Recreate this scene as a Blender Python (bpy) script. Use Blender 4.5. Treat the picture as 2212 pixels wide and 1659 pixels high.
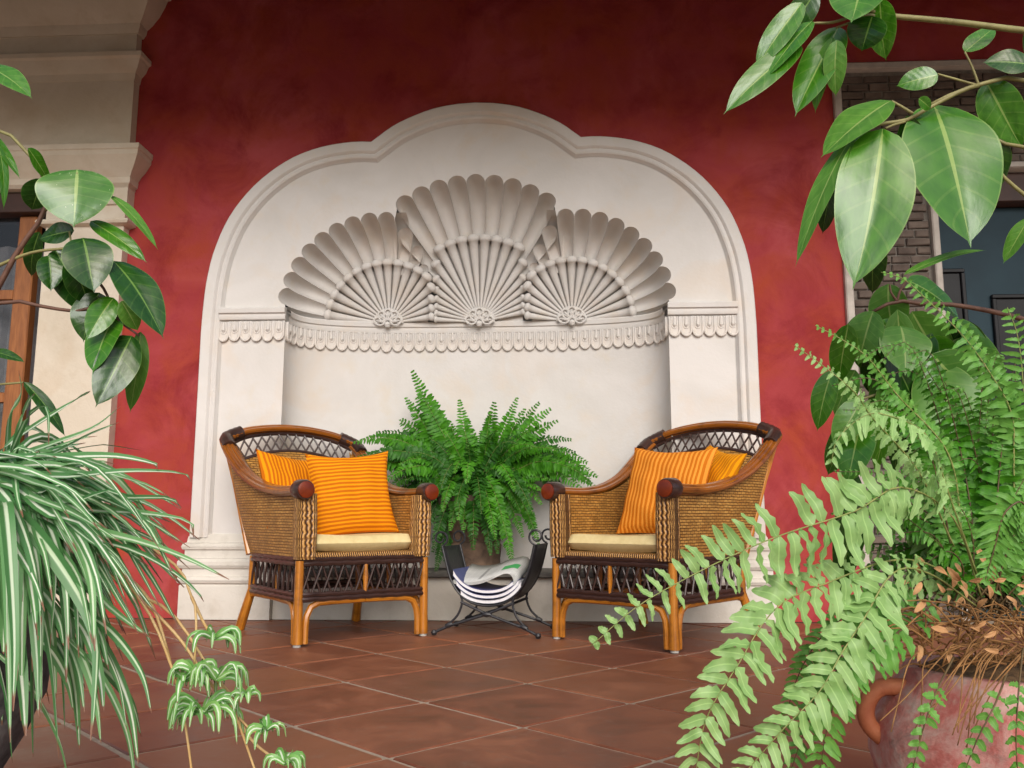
import bpy, math, random
from mathutils import Vector, Matrix
from mathutils.geometry import tessellate_polygon
for o in list(bpy.data.objects): bpy.data.objects.remove(o, do_unlink=True)
scene = bpy.context.scene
COL = scene.collection
R = math.radians
RND = random.Random(7)

# ------------------------------------------------------------------ camera
CAMLOC = Vector((0.42, -4.34, 0.50)); YAW, PITCH = 3.0, 8.75
cam = bpy.data.cameras.new('camera'); cam.sensor_width = 36; cam.lens = 1870 / 2212 * 36
cam.clip_start = 0.05; cam.clip_end = 500
camo = bpy.data.objects.new('camera', cam); COL.objects.link(camo)
camo.location = CAMLOC; camo.rotation_euler = (R(90 + PITCH), 0, R(YAW)); scene.camera = camo

# ------------------------------------------------------------------ sky, sun, exposure
SUN_EL, SUN_AZ = 23, 10
w = bpy.data.worlds.new('World'); scene.world = w; w.use_nodes = True
nt = w.node_tree; bg = nt.nodes['Background']
sky = nt.nodes.new('ShaderNodeTexSky'); sky.sky_type = 'NISHITA'; sky.sun_disc = False
sky.sun_elevation = R(SUN_EL + 20); sky.sun_rotation = R(180 - SUN_AZ)
sky.air_density = 1.0; sky.dust_density = 4.0; sky.ozone_density = 0.6
nt.links.new(sky.outputs[0], bg.inputs[0]); bg.inputs[1].default_value = 0.105
sl = bpy.data.lights.new('sun', 'SUN'); sl.energy = 1.5; sl.angle = R(34); sl.color = (1.0, 0.97, 0.93)
so = bpy.data.objects.new('sun', sl); COL.objects.link(so); so.rotation_euler = (R(90 - SUN_EL), 0, R(SUN_AZ))
so.location = (1, -6, 5)
scene.view_settings.view_transform = 'Standard'; scene.view_settings.look = 'None'
scene.view_settings.gamma = 1; scene.view_settings.exposure = 0.50
scene.render.resolution_x = 1024; scene.render.resolution_y = 768

# ------------------------------------------------------------------ helpers
yw, pt = R(YAW), R(PITCH)
FW = Vector((-math.sin(yw) * math.cos(pt), math.cos(yw) * math.cos(pt), math.sin(pt)))
RT = Vector((math.cos(yw), math.sin(yw), 0)); UP = RT.cross(FW)
def P(x, y, Z):
    """point of the place at depth Z metres that stands at position x,y of the survey picture"""
    return CAMLOC + (RT * ((x - 1106) / 1870) + UP * ((829.5 - y) / 1870) + FW) * Z
def lerp(a, b, t): return a + (b - a) * t

class MB:
    def __init__(s): s.v = []; s.f = []; s.uv = []; s.m = []
    def vert(s, p, uv=(0, 0)):
        s.v.append(tuple(p)); s.uv.append(tuple(uv)); return len(s.v) - 1
    def face(s, idx, m=0): s.f.append(tuple(idx)); s.m.append(m)
    def grid(s, rows, uvs=None, m=0, close=False):
        n = len(rows[0]); ids = []
        for i, r in enumerate(rows):
            ids.append([s.vert(p, uvs[i][j] if uvs else (j, i)) for j, p in enumerate(r)])
        for i in range(len(rows) - 1):
            for j in range(n - 1 + (1 if close else 0)):
                s.face((ids[i][j], ids[i][(j + 1) % n], ids[i + 1][(j + 1) % n], ids[i + 1][j]), m)
        return ids
    def box(s, c, d, m=0, b=0.0, rot=None):
        cx, cy, cz = c; dx, dy, dz = d[0] / 2, d[1] / 2, d[2] / 2
        if b <= 0:
            k = [s.vert((rot @ Vector((x, y, z)) if rot else Vector((x, y, z))) + Vector(c), (x + z, y + z)) for x in (-dx, dx) for y in (-dy, dy) for z in (-dz, dz)]
            for q in ((0, 1, 3, 2), (4, 6, 7, 5), (0, 4, 5, 1), (2, 3, 7, 6), (0, 2, 6, 4), (1, 5, 7, 3)): s.face([k[i] for i in q], m)
        else:
            prof = [(-dz, b), (-dz + b, 0), (dz - b, 0), (dz, b)]
            rows = []; uvs = []
            for z, i in prof:
                x, y = dx - i, dy - i; e = min(b, x, y)
                r = [(-x + e, -y), (x - e, -y), (x, -y + e), (x, y - e), (x - e, y), (-x + e, y), (-x, y - e), (-x, -y + e)]
                rows.append([(rot @ Vector((a, bb, z)) if rot else Vector((a, bb, z))) + Vector(c) for a, bb in r]); uvs.append([(a + bb, z) for a, bb in r])
            ids = s.grid(rows, uvs, m, close=True); s.face(ids[0][::-1], m); s.face(ids[-1], m)
    def tube(s, pts, rad, seg=8, m=0, cap=True, closed=False):
        pts = [Vector(p) for p in pts]; n = len(pts)
        rad = rad if isinstance(rad, (list, tuple)) else [rad] * n
        T = []
        for i in range(n):
            a = pts[(i - 1) % n] if (closed or i > 0) else pts[i]; b = pts[(i + 1) % n] if (closed or i < n - 1) else pts[i]
            T.append((b - a).normalized())
        N = T[0].orthogonal().normalized(); rows = []; uvs = []; L = 0
        for i in range(n):
            if i: 
                L += (pts[i] - pts[i - 1]).length
                ax = T[i - 1].cross(T[i])
                if ax.length > 1e-7: N = Matrix.Rotation(T[i - 1].angle(T[i]), 3, ax.normalized()) @ N
            N = (N - T[i] * N.dot(T[i])).normalized(); B = T[i].cross(N)
            rows.append([pts[i] + (N * math.cos(2 * math.pi * k / seg) + B * math.sin(2 * math.pi * k / seg)) * rad[i] for k in range(seg)])
            uvs.append([(k / seg, L) for k in range(seg)])
        ids = s.grid(rows, uvs, m, close=True)
        if closed:
            for j in range(seg): s.face((ids[-1][j], ids[-1][(j + 1) % seg], ids[0][(j + 1) % seg], ids[0][j]), m)
        elif cap: s.face(ids[0][::-1], m); s.face(ids[-1], m)
    def lathe(s, prof, c=(0, 0, 0), seg=32, m=0, wob=None):
        rows = []; uvs = []
        for r, z in prof:
            rows.append([(c[0] + r * math.cos(2 * math.pi * k / seg) * (wob(k, z) if wob else 1), c[1] + r * math.sin(2 * math.pi * k / seg) * (wob(k, z) if wob else 1), c[2] + z) for k in range(seg)])
            uvs.append([(k / seg, z) for k in range(seg)])
        ids = s.grid(rows, uvs, m, close=True); return ids
    def poly(s, pts2, y, m=0, flip=False):
        """filled polygon in the xz plane at depth y"""
        k = [s.vert((p[0], y, p[1]), p) for p in pts2]
        for t in tessellate_polygon([[Vector((p[0], p[1], 0)) for p in pts2]]):
            a, b, c = [Vector((pts2[i][0], pts2[i][1], 0)) for i in t]
            t = list(t)
            if ((b - a).cross(c - a).z > 0) == flip: t.reverse()
            s.face([k[i] for i in t], m)
        return k
    def build(s, name, mats, parent=None, smooth=True, world=False, angle=40):
        me = bpy.data.meshes.new(name)
        off = Vector(parent.location) if (world and parent) else None
        me.from_pydata([tuple(Vector(p) - off) for p in s.v] if off is not None else s.v, [], s.f)
        mats = mats if isinstance(mats, (list, tuple)) else [mats]
        for mm in mats: me.materials.append(mm)
        if len(mats) > 1: me.polygons.foreach_set('material_index', s.m)
        ul = me.uv_layers.new(name='UVMap'); li = [0] * len(me.loops); me.loops.foreach_get('vertex_index', li)
        flat = []
        for i in li: flat += s.uv[i]
        ul.data.foreach_set('uv', flat)
        if smooth:
            me.polygons.foreach_set('use_smooth', [True] * len(me.polygons))
            if angle < 180: me.set_sharp_from_angle(angle=R(angle))
        me.update()
        o = bpy.data.objects.new(name, me); COL.objects.link(o); o.parent = parent
        return o

def tag(o, label=None, cat=None, group=None, kind=None):
    if label: o['label'] = label
    if cat: o['category'] = cat
    if group: o['group'] = group
    if kind: o['kind'] = kind
    return o
def thing(name, label, cat, loc=(0, 0, 0), rotz=0, group=None):
    o = bpy.data.objects.new(name, None); COL.objects.link(o); o.empty_display_size = 0.1
    o.location = loc; o.rotation_euler = (0, 0, rotz); return tag(o, label, cat, group)
def copy_tree(o, parent=None):
    c = o.copy(); COL.objects.link(c); c.parent = parent
    for ch in list(o.children): copy_tree(ch, c)
    return c
def catmull(pts, n):
    pts = [Vector(p) for p in pts]; q = [pts[0] * 2 - pts[1]] + pts + [pts[-1] * 2 - pts[-2]]; out = []
    for i in range(len(pts) - 1):
        a, b, c, d = q[i:i + 4]
        for k in range(8):
            t = k / 8
            out.append(0.5 * ((2 * b) + (c - a) * t + (2 * a - 5 * b + 4 * c - d) * t * t + (3 * b - a - 3 * c + d) * t ** 3))
    out.append(pts[-1])
    L = [0]
    for i in range(1, len(out)): L.append(L[-1] + (out[i] - out[i - 1]).length)
    res = []; j = 0
    for i in range(n):
        s = L[-1] * i / (n - 1)
        while j < len(L) - 2 and L[j + 1] < s: j += 1
        res.append(out[j].lerp(out[j + 1], min(1, max(0, (s - L[j]) / max(1e-9, L[j + 1] - L[j])))))
    return res

# ------------------------------------------------------------------ materials
class NT:
    def __init__(s, name):
        s.mat = bpy.data.materials.new(name); s.mat.use_nodes = True; s.t = s.mat.node_tree
        s.b = s.t.nodes['Principled BSDF']; s.out = s.t.nodes['Material Output']
    def n(s, typ, **kw):
        x = s.t.nodes.new('ShaderNode' + typ)
        for k, v in kw.items(): setattr(x, k, v)
        return x
    def l(s, a, b): s.t.links.new(a, b)
    def coord(s, kind='Object', scale=(1, 1, 1), jitter=False):
        c = s.n('TexCoord'); m = s.n('Mapping'); m.inputs['Scale'].default_value = scale; s.l(c.outputs[kind], m.inputs['Vector'])
        if jitter:
            oi = s.n('ObjectInfo'); mm = s.n('Math', operation='MULTIPLY'); s.l(oi.outputs['Random'], mm.inputs[0]); mm.inputs[1].default_value = 37.0
            cb = s.n('CombineXYZ'); 
            for i in range(3): s.l(mm.outputs[0], cb.inputs[i])
            s.l(cb.outputs[0], m.inputs['Location'])
        return m.outputs[0]
    def noise(s, vec, scale, detail=4, rough=0.55, dist=0.0):
        x = s.n('TexNoise'); x.inputs['Scale'].default_value = scale; x.inputs['Detail'].default_value = detail
        x.inputs['Roughness'].default_value = rough; x.inputs['Distortion'].default_value = dist; s.l(vec, x.inputs['Vector']); return x.outputs['Fac']
    def ramp(s, fac, stops):
        x = s.n('ValToRGB'); e = x.color_ramp.elements
        while len(e) < len(stops): e.new(0.5)
        for k, (p, c) in enumerate(stops): e[k].position = p; e[k].color = (*c, 1) if len(c) == 3 else c
        s.l(fac, x.inputs[0]); return x.outputs[0]
    def mix(s, a, b, fac, blend='MIX'):
        x = s.n('MixRGB', blend_type=blend)
        for inp, v in ((x.inputs[0], fac), (x.inputs[1], a), (x.inputs[2], b)):
            if isinstance(v, (int, float)): inp.default_value = v
            elif isinstance(v, tuple): inp.default_value = (*v, 1)
            else: s.l(v, inp)
        return x.outputs[0]
    def math(s, op, a, b=0.0, c=None):
        x = s.n('Math', operation=op)
        for i, v in enumerate((a, b, c)):
            if v is None: continue
            if isinstance(v, (int, float)): x.inputs[i].default_value = v
            else: s.l(v, x.inputs[i])
        return x.outputs[0]
    def bump(s, h, strength=0.3, dist=0.01):
        x = s.n('Bump'); x.inputs['Strength'].default_value = strength; x.inputs['Distance'].default_value = dist
        s.l(h, x.inputs['Height']); s.l(x.outputs[0], s.b.inputs['Normal'])
    def col(s, c):
        if isinstance(c, tuple): s.b.inputs['Base Color'].default_value = (*c, 1)
        else: s.l(c, s.b.inputs['Base Color'])
    def rough(s, r):
        if isinstance(r, (int, float)): s.b.inputs['Roughness'].default_value = r
        else: s.l(r, s.b.inputs['Roughness'])
    def rand(s): return s.n('ObjectInfo').outputs['Random']

def plaster(name, c1, c2, c3, bump=0.25, rough=0.85):
    m = NT(name); v = m.coord('Object')
    n1 = m.noise(v, 2.2, 5, 0.6, 0.6); n2 = m.noise(v, 9, 5, 0.65); n3 = m.noise(v, 60, 3, 0.6)
    c = m.ramp(n1, [(0.35, c1), (0.6, c2)]); st = m.ramp(n2, [(0.55, (0, 0, 0)), (0.75, (1, 1, 1))])
    st2 = m.ramp(m.noise(v, 3.4, 4, 0.55, 0.8), [(0.52, (0, 0, 0)), (0.70, (1, 1, 1))]); c = m.mix(c, c3, m.math('MULTIPLY', st, 0.6)); c = m.mix(c, (c3[0] * 1.03, c3[1] * 0.95, c3[2] * 0.9), m.math('MULTIPLY', st2, 0.42)); m.col(c); m.rough(rough); m.b.inputs['Specular IOR Level'].default_value = 0.2
    m.bump(m.math('ADD', m.math('MULTIPLY', n2, 0.8), m.math('MULTIPLY', n3, 0.35)), bump, 0.012); return m.mat

M = {}
M['plaster'] = plaster('cream_plaster', (0.61, 0.585, 0.555), (0.67, 0.645, 0.62), (0.64, 0.58, 0.49), 0.2)
M['stone'] = plaster('cream_stone', (0.56, 0.49, 0.39), (0.64, 0.57, 0.47), (0.50, 0.42, 0.31), 0.3)
M['plinth'] = plaster('plinth_plaster', (0.56, 0.53, 0.47), (0.66, 0.63, 0.57), (0.46, 0.43, 0.37), 0.35)
def red_wall():
    m = NT('red_limewash'); v = m.coord('Object')
    n1 = m.noise(v, 1.3, 6, 0.62, 0.8); n2 = m.noise(v, 4.0, 6, 0.6, 0.4); n3 = m.noise(v, 45, 4, 0.6)
    c = m.ramp(n1, [(0.3, (0.26, 0.026, 0.028)), (0.5, (0.34, 0.048, 0.052)), (0.7, (0.42, 0.080, 0.084))])
    c = m.mix(c, (0.34, 0.052, 0.024), m.ramp(n2, [(0.42, (0, 0, 0)), (0.68, (0.9, 0.9, 0.9))]))
    c = m.mix(c, (0.19, 0.012, 0.017), m.ramp(m.noise(v, 2.6, 6, 0.68, 0.6), [(0.48, (0, 0, 0)), (0.72, (0.8, 0.8, 0.8))]))
    m.col(c); m.rough(0.8); m.b.inputs['Specular IOR Level'].default_value = 0.15; m.bump(m.math('ADD', n2, m.math('MULTIPLY', n3, 0.4)), 0.22, 0.012); return m.mat
M['red'] = red_wall()
def tile_mat():
    m = NT('terracotta_tile'); v = m.coord('Object', jitter=True)
    n1 = m.noise(v, 5, 6, 0.65, 0.5); n2 = m.noise(v, 28, 5, 0.6)
    c = m.ramp(n1, [(0.3, (0.12, 0.037, 0.019)), (0.5, (0.21, 0.068, 0.034)), (0.72, (0.33, 0.125, 0.062))])
    r = m.rand(); c = m.mix(c, (0.26, 0.10, 0.045), m.ramp(r, [(0.4, (0, 0, 0)), (1.0, (0.75, 0.75, 0.75))]))
    c = m.mix(c, (0.10, 0.055, 0.045), m.ramp(m.math('FRACT', m.math('MULTIPLY', r, 7.3)), [(0.6, (0, 0, 0)), (1.0, (0.5, 0.5, 0.5))]))
    c = m.mix(c, (0.24, 0.15, 0.105), m.ramp(n2, [(0.58, (0, 0, 0)), (0.8, (0.45, 0.45, 0.45))]))
    m.col(c); m.rough(m.ramp(n1, [(0.3, (0.36,) * 3), (0.7, (0.58,) * 3)])); m.bump(m.math('ADD', n1, m.math('MULTIPLY', n2, 0.3)), 0.12, 0.01); return m.mat
M['tile'] = tile_mat()
def simple(name, c1, c2, scale=20, rough=0.6, bump=0.0, coord='Object', sc=(1, 1, 1), metal=0.0, jitter=False, coat=0.0, spec=0.5):
    m = NT(name); v = m.coord(coord, sc, jitter); n = m.noise(v, scale, 5, 0.6, 0.3)
    m.col(m.ramp(n, [(0.32, c1), (0.68, c2)])); m.rough(rough); m.b.inputs['Metallic'].default_value = metal
    m.b.inputs['Coat Weight'].default_value = coat; m.b.inputs['Coat Roughness'].default_value = 0.2
    m.b.inputs['Specular IOR Level'].default_value = spec
    if bump: m.bump(n, bump, 0.006)
    return m.mat
M['grout'] = simple('grout', (0.30, 0.235, 0.17), (0.43, 0.345, 0.26), 30, 0.9, 0.3)
M['slab'] = simple('dark_stone', (0.07, 0.066, 0.06), (0.15, 0.14, 0.125), 25, 0.8, 0.4)
M['shade_beam'] = simple('dark_wood', (0.03, 0.016, 0.01), (0.06, 0.032, 0.018), 8, 0.7, 0.3, sc=(1, 8, 8))
M['ceil'] = simple('ceiling_boards', (0.05, 0.03, 0.02), (0.085, 0.05, 0.03), 8, 0.8, 0.3, sc=(8, 1, 8))
M['winwood'] = simple('window_wood', (0.20, 0.065, 0.016), (0.34, 0.125, 0.034), 10, 0.45, 0.2, sc=(6, 6, 0.8))
M['lintel'] = simple('lintel_wood', (0.035, 0.014, 0.010), (0.06, 0.024, 0.016), 10, 0.6, 0.2)
M['curtain'] = simple('curtain', (0.45, 0.46, 0.50), (0.6, 0.6, 0.62), 30, 0.9)
M['dark'] = simple('dark_interior', (0.012, 0.012, 0.016), (0.022, 0.02, 0.024), 4, 0.9)
M['brick'] = simple('old_brick', (0.066, 0.046, 0.037), (0.155, 0.118, 0.094), 9, 0.9, 0.8, jitter=True)
M['mortar'] = simple('mortar', (0.12, 0.105, 0.09), (0.20, 0.175, 0.15), 40, 0.95, 0.6)
M['trim'] = simple('pale_trim', (0.36, 0.32, 0.28), (0.50, 0.45, 0.40), 14, 0.85, 0.3)
M['door'] = simple('teal_paint', (0.008, 0.024, 0.035), (0.012, 0.034, 0.047), 5, 0.6, 0.1, spec=0.25)
M['doorblack'] = simple('black_paint', (0.005, 0.005, 0.006), (0.010, 0.010, 0.012), 12, 0.5, spec=0.25)
M['iron'] = simple('wrought_iron', (0.010, 0.010, 0.013), (0.026, 0.026, 0.030), 60, 0.42, 0.3)
def glass():
    m = NT('window_glass'); m.col((0.02, 0.025, 0.03)); m.rough(0.03); m.b.inputs['Alpha'].default_value = 0.35; m.b.inputs['Specular IOR Level'].default_value = 0.8; return m.mat
M['glass'] = glass()
# chair
def cane(name, c1, c2, rough=0.28, coat=0.5):
    m = NT(name); v = m.coord('UV', (9, 2.2, 1), True); n = m.noise(v, 2.2, 5, 0.65, 0.4); v2 = m.coord('UV', (1, 16, 1), True); n2 = m.noise(v2, 1.0, 3, 0.6)
    c = m.ramp(n, [(0.3, c1), (0.65, c2)]); c = m.mix(c, tuple(x * 0.35 for x in c1), m.ramp(n2, [(0.52, (0, 0, 0)), (0.8, (0.8, 0.8, 0.8))]))
    m.col(c); m.rough(rough); m.b.inputs['Coat Weight'].default_value = coat; m.b.inputs['Coat Roughness'].default_value = 0.15; m.bump(n, 0.15, 0.002); return m.mat
M['rattan'] = cane('lacquered_rattan', (0.29, 0.085, 0.006), (0.56, 0.215, 0.018))
M['rail'] = cane('dark_lacquered_rattan', (0.13, 0.034, 0.005), (0.36, 0.115, 0.011))
M['cane'] = cane('dark_cane', (0.020, 0.009, 0.007), (0.055, 0.024, 0.018), 0.4, 0.3)
M['cap'] = simple('rail_cap_wood', (0.11, 0.013, 0.003), (0.19, 0.028, 0.005), 18, 0.3, 0, coat=0.25, spec=0.3)
M['glide'] = simple('glide', (0.4, 0.38, 0.35), (0.5, 0.48, 0.44), 20, 0.5)
def weave(name, rowh, bw, c1, c2, c3, vertical=False, bstr=1.0):
    m = NT(name); c = m.n('TexCoord'); mp = m.n('Mapping'); m.l(c.outputs['UV'], mp.inputs['Vector'])
    if vertical: mp.inputs['Rotation'].default_value = (0, 0, R(90))
    nz = m.n('TexNoise'); nz.inputs['Scale'].default_value = 30; m.l(c.outputs['UV'], nz.inputs['Vector'])
    ad = m.n('VectorMath', operation='MULTIPLY_ADD'); m.l(nz.outputs['Color'], ad.inputs[0]); ad.inputs[1].default_value = (0.004, 0.004, 0); m.l(mp.outputs[0], ad.inputs[2])
    b = m.n('TexBrick'); m.l(ad.outputs[0], b.inputs['Vector']); b.inputs['Scale'].default_value = 1
    for k, v in (('Color1', c1), ('Color2', c2), ('Mortar', c3)): b.inputs[k].default_value = (*v, 1)
    b.inputs['Mortar Size'].default_value = rowh * 0.16; b.inputs['Mortar Smooth'].default_value = 0.9; b.inputs['Brick Width'].default_value = bw; b.inputs['Row Height'].default_value = rowh
    n = m.noise(m.coord('UV', (1, 1, 1)), 14, 4); col = m.mix(b.outputs['Color'], tuple(x * 0.55 for x in c2), m.ramp(n, [(0.45, (0, 0, 0)), (0.75, (0.8, 0.8, 0.8))]))
    m.col(col); m.rough(0.45); m.bump(m.math('SUBTRACT', 1.0, b.outputs['Fac']), bstr, 0.004); return m.mat
M['weave'] = weave('wicker', 0.0115, 0.030, (0.56, 0.295, 0.070), (0.40, 0.185, 0.036), (0.10, 0.036, 0.008))
def strand_mat():
    m = NT('wicker_upright'); c = m.n('TexCoord'); sp = m.n('SeparateXYZ'); m.l(c.outputs['UV'], sp.inputs[0])
    n = m.noise(m.coord('UV', (1, 1, 1)), 26, 3); ph = m.math('SINE', m.math('MULTIPLY', sp.outputs[1], 240.0)); row = m.math('SINE', m.math('MULTIPLY', sp.outputs[1], 170.0))
    u = m.math('ADD', sp.outputs[0], m.math('ADD', m.math('MULTIPLY', n, 0.010), m.math('MULTIPLY', ph, 0.0009)))
    h = m.math('SINE', m.math('MULTIPLY', u, 2 * math.pi / 0.0098)); f = m.math('MULTIPLY_ADD', h, 0.5, 0.5)
    col = m.ramp(f, [(0.10, (0.045, 0.015, 0.004)), (0.40, (0.34, 0.145, 0.028)), (0.85, (0.62, 0.34, 0.105))])
    col = m.mix(col, (0.17, 0.065, 0.012), m.ramp(m.math('MULTIPLY', row, m.math('GREATER_THAN', n, 0.45)), [(0.55, (0, 0, 0)), (0.95, (0.6, 0.6, 0.6))]))
    m.col(col); m.rough(0.45); m.bump(f, 1.0, 0.005); return m.mat
M['weave_v'] = strand_mat()
def stripes(name, freq, c1, c2):
    m = NT(name); c = m.n('TexCoord'); sp = m.n('SeparateXYZ'); m.l(c.outputs['UV'], sp.inputs[0])
    n = m.noise(m.coord('UV', (1, 1, 1), True), 6, 3)
    u = m.math('ADD', sp.outputs[0], m.math('MULTIPLY', n, 0.012)); s = m.math('SINE', m.math('MULTIPLY', u, freq * 2 * math.pi))
    f = m.math('MULTIPLY_ADD', s, 0.5, 0.5); col = m.ramp(f, [(0.30, c1), (0.62, c2)])
    nf = m.noise(m.coord('UV', (1, 1, 1)), 160, 2); m.col(m.mix(col, tuple(x * 0.7 for x in c2), m.math('MULTIPLY', nf, 0.25))); m.rough(0.85)
    m.b.inputs['Specular IOR Level'].default_value = 0.15; m.bump(m.math('ADD', m.math('MULTIPLY', f, -0.5), m.math('MULTIPLY', nf, 0.5)), 0.35, 0.002); return m.mat
M['stripe'] = stripes('orange_stripes', 21, (0.86, 0.32, 0.004), (0.52, 0.130, 0.003))
M['stripe2'] = stripes('amber_stripes', 19, (0.84, 0.33, 0.045), (0.55, 0.155, 0.008))
M['stripe3'] = stripes('yellow_stripes', 19, (0.86, 0.36, 0.004), (0.60, 0.20, 0.004))
M['cream'] = simple('cream_fabric', (0.66, 0.53, 0.25), (0.74, 0.61, 0.31), 40, 0.85, 0.15)
# plants
def leafmat(name, c1, c2, vein, rough=0.24, coat=0.35, trans=0.20, spots=False, back=None):
    m = NT(name); c = m.n('TexCoord'); sp = m.n('SeparateXYZ'); m.l(c.outputs['UV'], sp.inputs[0])
    r = m.rand(); n = m.noise(m.coord('UV', (1.6, 4.5, 1), True), 1.6, 3, 0.5)
    base = m.mix(m.ramp(n, [(0.3, c1), (0.7, c2)]), c1, m.math('MULTIPLY', r, 0.55))
    at_ = m.math('ABSOLUTE', sp.outputs[0])                                # u: -1..1 across, v: 0..1 along
    mid = m.math('LESS_THAN', at_, m.math('SUBTRACT', 0.062, m.math('MULTIPLY', sp.outputs[1], 0.045)))
    lat = m.math('SINE', m.math('MULTIPLY', m.math('SUBTRACT', sp.outputs[1], m.math('MULTIPLY', at_, 0.16)), 44.0))
    latm = m.math('MULTIPLY', m.math('GREATER_THAN', lat, 0.93), m.math('MULTIPLY', n, 0.22))
    base = m.mix(base, vein, latm); base = m.mix(base, vein, m.math('MULTIPLY', mid, 0.65))
    edge = m.math('GREATER_THAN', at_, 0.965); base = m.mix(base, vein, m.math('MULTIPLY', edge, 0.3))
    if spots:
        vo = m.n('TexVoronoi'); vo.inputs['Scale'].default_value = 9; m.l(c.outputs['UV'], vo.inputs['Vector'])
        base = m.mix(base, (0.5, 0.6, 0.35), m.math('LESS_THAN', vo.outputs['Distance'], 0.09))
    m.col(base); m.rough(rough); m.b.inputs['Coat Weight'].default_value = coat; m.b.inputs['Coat Roughness'].default_value = 0.25
    m.bump(m.math('ADD', m.math('MULTIPLY', lat, 0.12), m.math('ADD', m.math('MULTIPLY', mid, -0.6), n)), 0.14, 0.006)
    t = m.n('BsdfTranslucent'); m.l(base, t.inputs[0]); ms = m.n('MixShader'); ms.inputs[0].default_value = trans
    m.l(m.b.outputs[0], ms.inputs[1]); m.l(t.outputs[0], ms.inputs[2]); m.l(ms.outputs[0], m.out.inputs[0]); return m.mat
M['leaf'] = leafmat('glossy_leaf', (0.032, 0.145, 0.006), (0.075, 0.25, 0.013), (0.34, 0.48, 0.12))
M['leaf_dark'] = leafmat('dark_leaf', (0.011, 0.055, 0.006), (0.026, 0.105, 0.010), (0.20, 0.36, 0.07))
M['leaf_light'] = leafmat('light_leaf', (0.070, 0.215, 0.020), (0.125, 0.32, 0.038), (0.40, 0.53, 0.16), 0.4, 0.15, 0.3)
M['leaf_spot'] = leafmat('spotted_leaf', (0.035, 0.14, 0.010), (0.065, 0.21, 0.020), (0.36, 0.50, 0.15), spots=True)
def fernmat(name, c1, c2, trans=0.3, rough=0.5):
    m = NT(name); r = m.rand(); n = m.noise(m.coord('Object', (1, 1, 1)), 28, 3)
    c = m.mix(m.ramp(n, [(0.3, c1), (0.7, c2)]), tuple(0.6 * x for x in c1), m.math('MULTIPLY', r, 0.4))
    sp = m.n('SeparateXYZ'); m.l(m.n('TexCoord').outputs['UV'], sp.inputs[0])
    c = m.mix(c, tuple(min(1, x * 1.5) for x in c2), m.math('MULTIPLY', m.math('LESS_THAN', m.math('ABSOLUTE', sp.outputs[0]), 0.10), 0.25))
    m.col(c); m.rough(rough); m.b.inputs['Specular IOR Level'].default_value = 0.35; m.bump(n, 0.15, 0.004); t = m.n('BsdfTranslucent'); m.l(c, t.inputs[0]); ms = m.n('MixShader'); ms.inputs[0].default_value = trans
    m.l(m.b.outputs[0], ms.inputs[1]); m.l(t.outputs[0], ms.inputs[2]); m.l(ms.outputs[0], m.out.inputs[0]); return m.mat
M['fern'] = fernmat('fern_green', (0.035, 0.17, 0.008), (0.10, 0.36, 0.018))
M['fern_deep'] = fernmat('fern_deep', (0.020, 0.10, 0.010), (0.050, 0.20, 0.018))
M['fern_pale'] = fernmat('fern_pale', (0.24, 0.46, 0.13), (0.44, 0.66, 0.26), 0.3, 0.42)
M['fern_mid'] = fernmat('fern_mid', (0.10, 0.30, 0.045), (0.20, 0.46, 0.085), 0.3, 0.45)
M['rachis'] = simple('rachis', (0.16, 0.22, 0.05), (0.30, 0.30, 0.10), 30, 0.5)
M['rachis_dark'] = simple('rachis_brown', (0.07, 0.045, 0.02), (0.14, 0.09, 0.035), 30, 0.5)
M['dry'] = simple('dry_stem', (0.16, 0.075, 0.022), (0.34, 0.17, 0.055), 40, 0.8)
M['dryleaf'] = simple('dry_leaf', (0.36, 0.17, 0.06), (0.55, 0.32, 0.15), 40, 0.8, jitter=True)
M['stem'] = simple('stem_green_brown', (0.16, 0.14, 0.05), (0.28, 0.26, 0.10), 30, 0.6, 0.3)
M['stem_red'] = simple('stem_brown', (0.085, 0.036, 0.024), (0.17, 0.085, 0.055), 30, 0.6, 0.3)
M['runner'] = simple('runner_stem', (0.50, 0.30, 0.10), (0.66, 0.47, 0.22), 20, 0.5)
M['thatch'] = simple('fern_thatch', (0.045, 0.026, 0.012), (0.17, 0.095, 0.04), 70, 0.95, 0.9)
M['soil'] = simple('soil', (0.02, 0.014, 0.009), (0.06, 0.04, 0.025), 50, 0.95, 0.8)
def blade_mat(name, g1, g2):
    m = NT(name); c = m.n('TexCoord'); sp = m.n('SeparateXYZ'); m.l(c.outputs['UV'], sp.inputs[0])
    a = m.math('ABSOLUTE', sp.outputs[0]); r = m.rand()
    g = m.mix(g1, g2, r); wcol = m.mix((0.80, 0.86, 0.72), (0.50, 0.68, 0.42), m.math('FRACT', m.math('MULTIPLY', r, 5.7)))
    n = m.noise(m.coord('UV', (14, 0.7, 1), True), 2, 2)
    f = m.math('ADD', a, m.math('MULTIPLY', m.math('SUBTRACT', n, 0.5), 0.35))
    col = m.mix(wcol, g, m.ramp(f, [(0.17, (0, 0, 0)), (0.32, (1, 1, 1))]))
    col = m.mix(col, (0.23, 0.11, 0.065), m.ramp(sp.outputs[1], [(0.955, (0, 0, 0)), (0.97, (1, 1, 1))]))
    m.col(col); m.rough(0.4); t = m.n('BsdfTranslucent'); m.l(col, t.inputs[0]); ms = m.n('MixShader'); ms.inputs[0].default_value = 0.22
    m.l(m.b.outputs[0], ms.inputs[1]); m.l(t.outputs[0], ms.inputs[2]); m.l(ms.outputs[0], m.out.inputs[0]); return m.mat
M['blade'] = blade_mat('variegated_blade', (0.06, 0.20, 0.06), (0.17, 0.38, 0.14))
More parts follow.
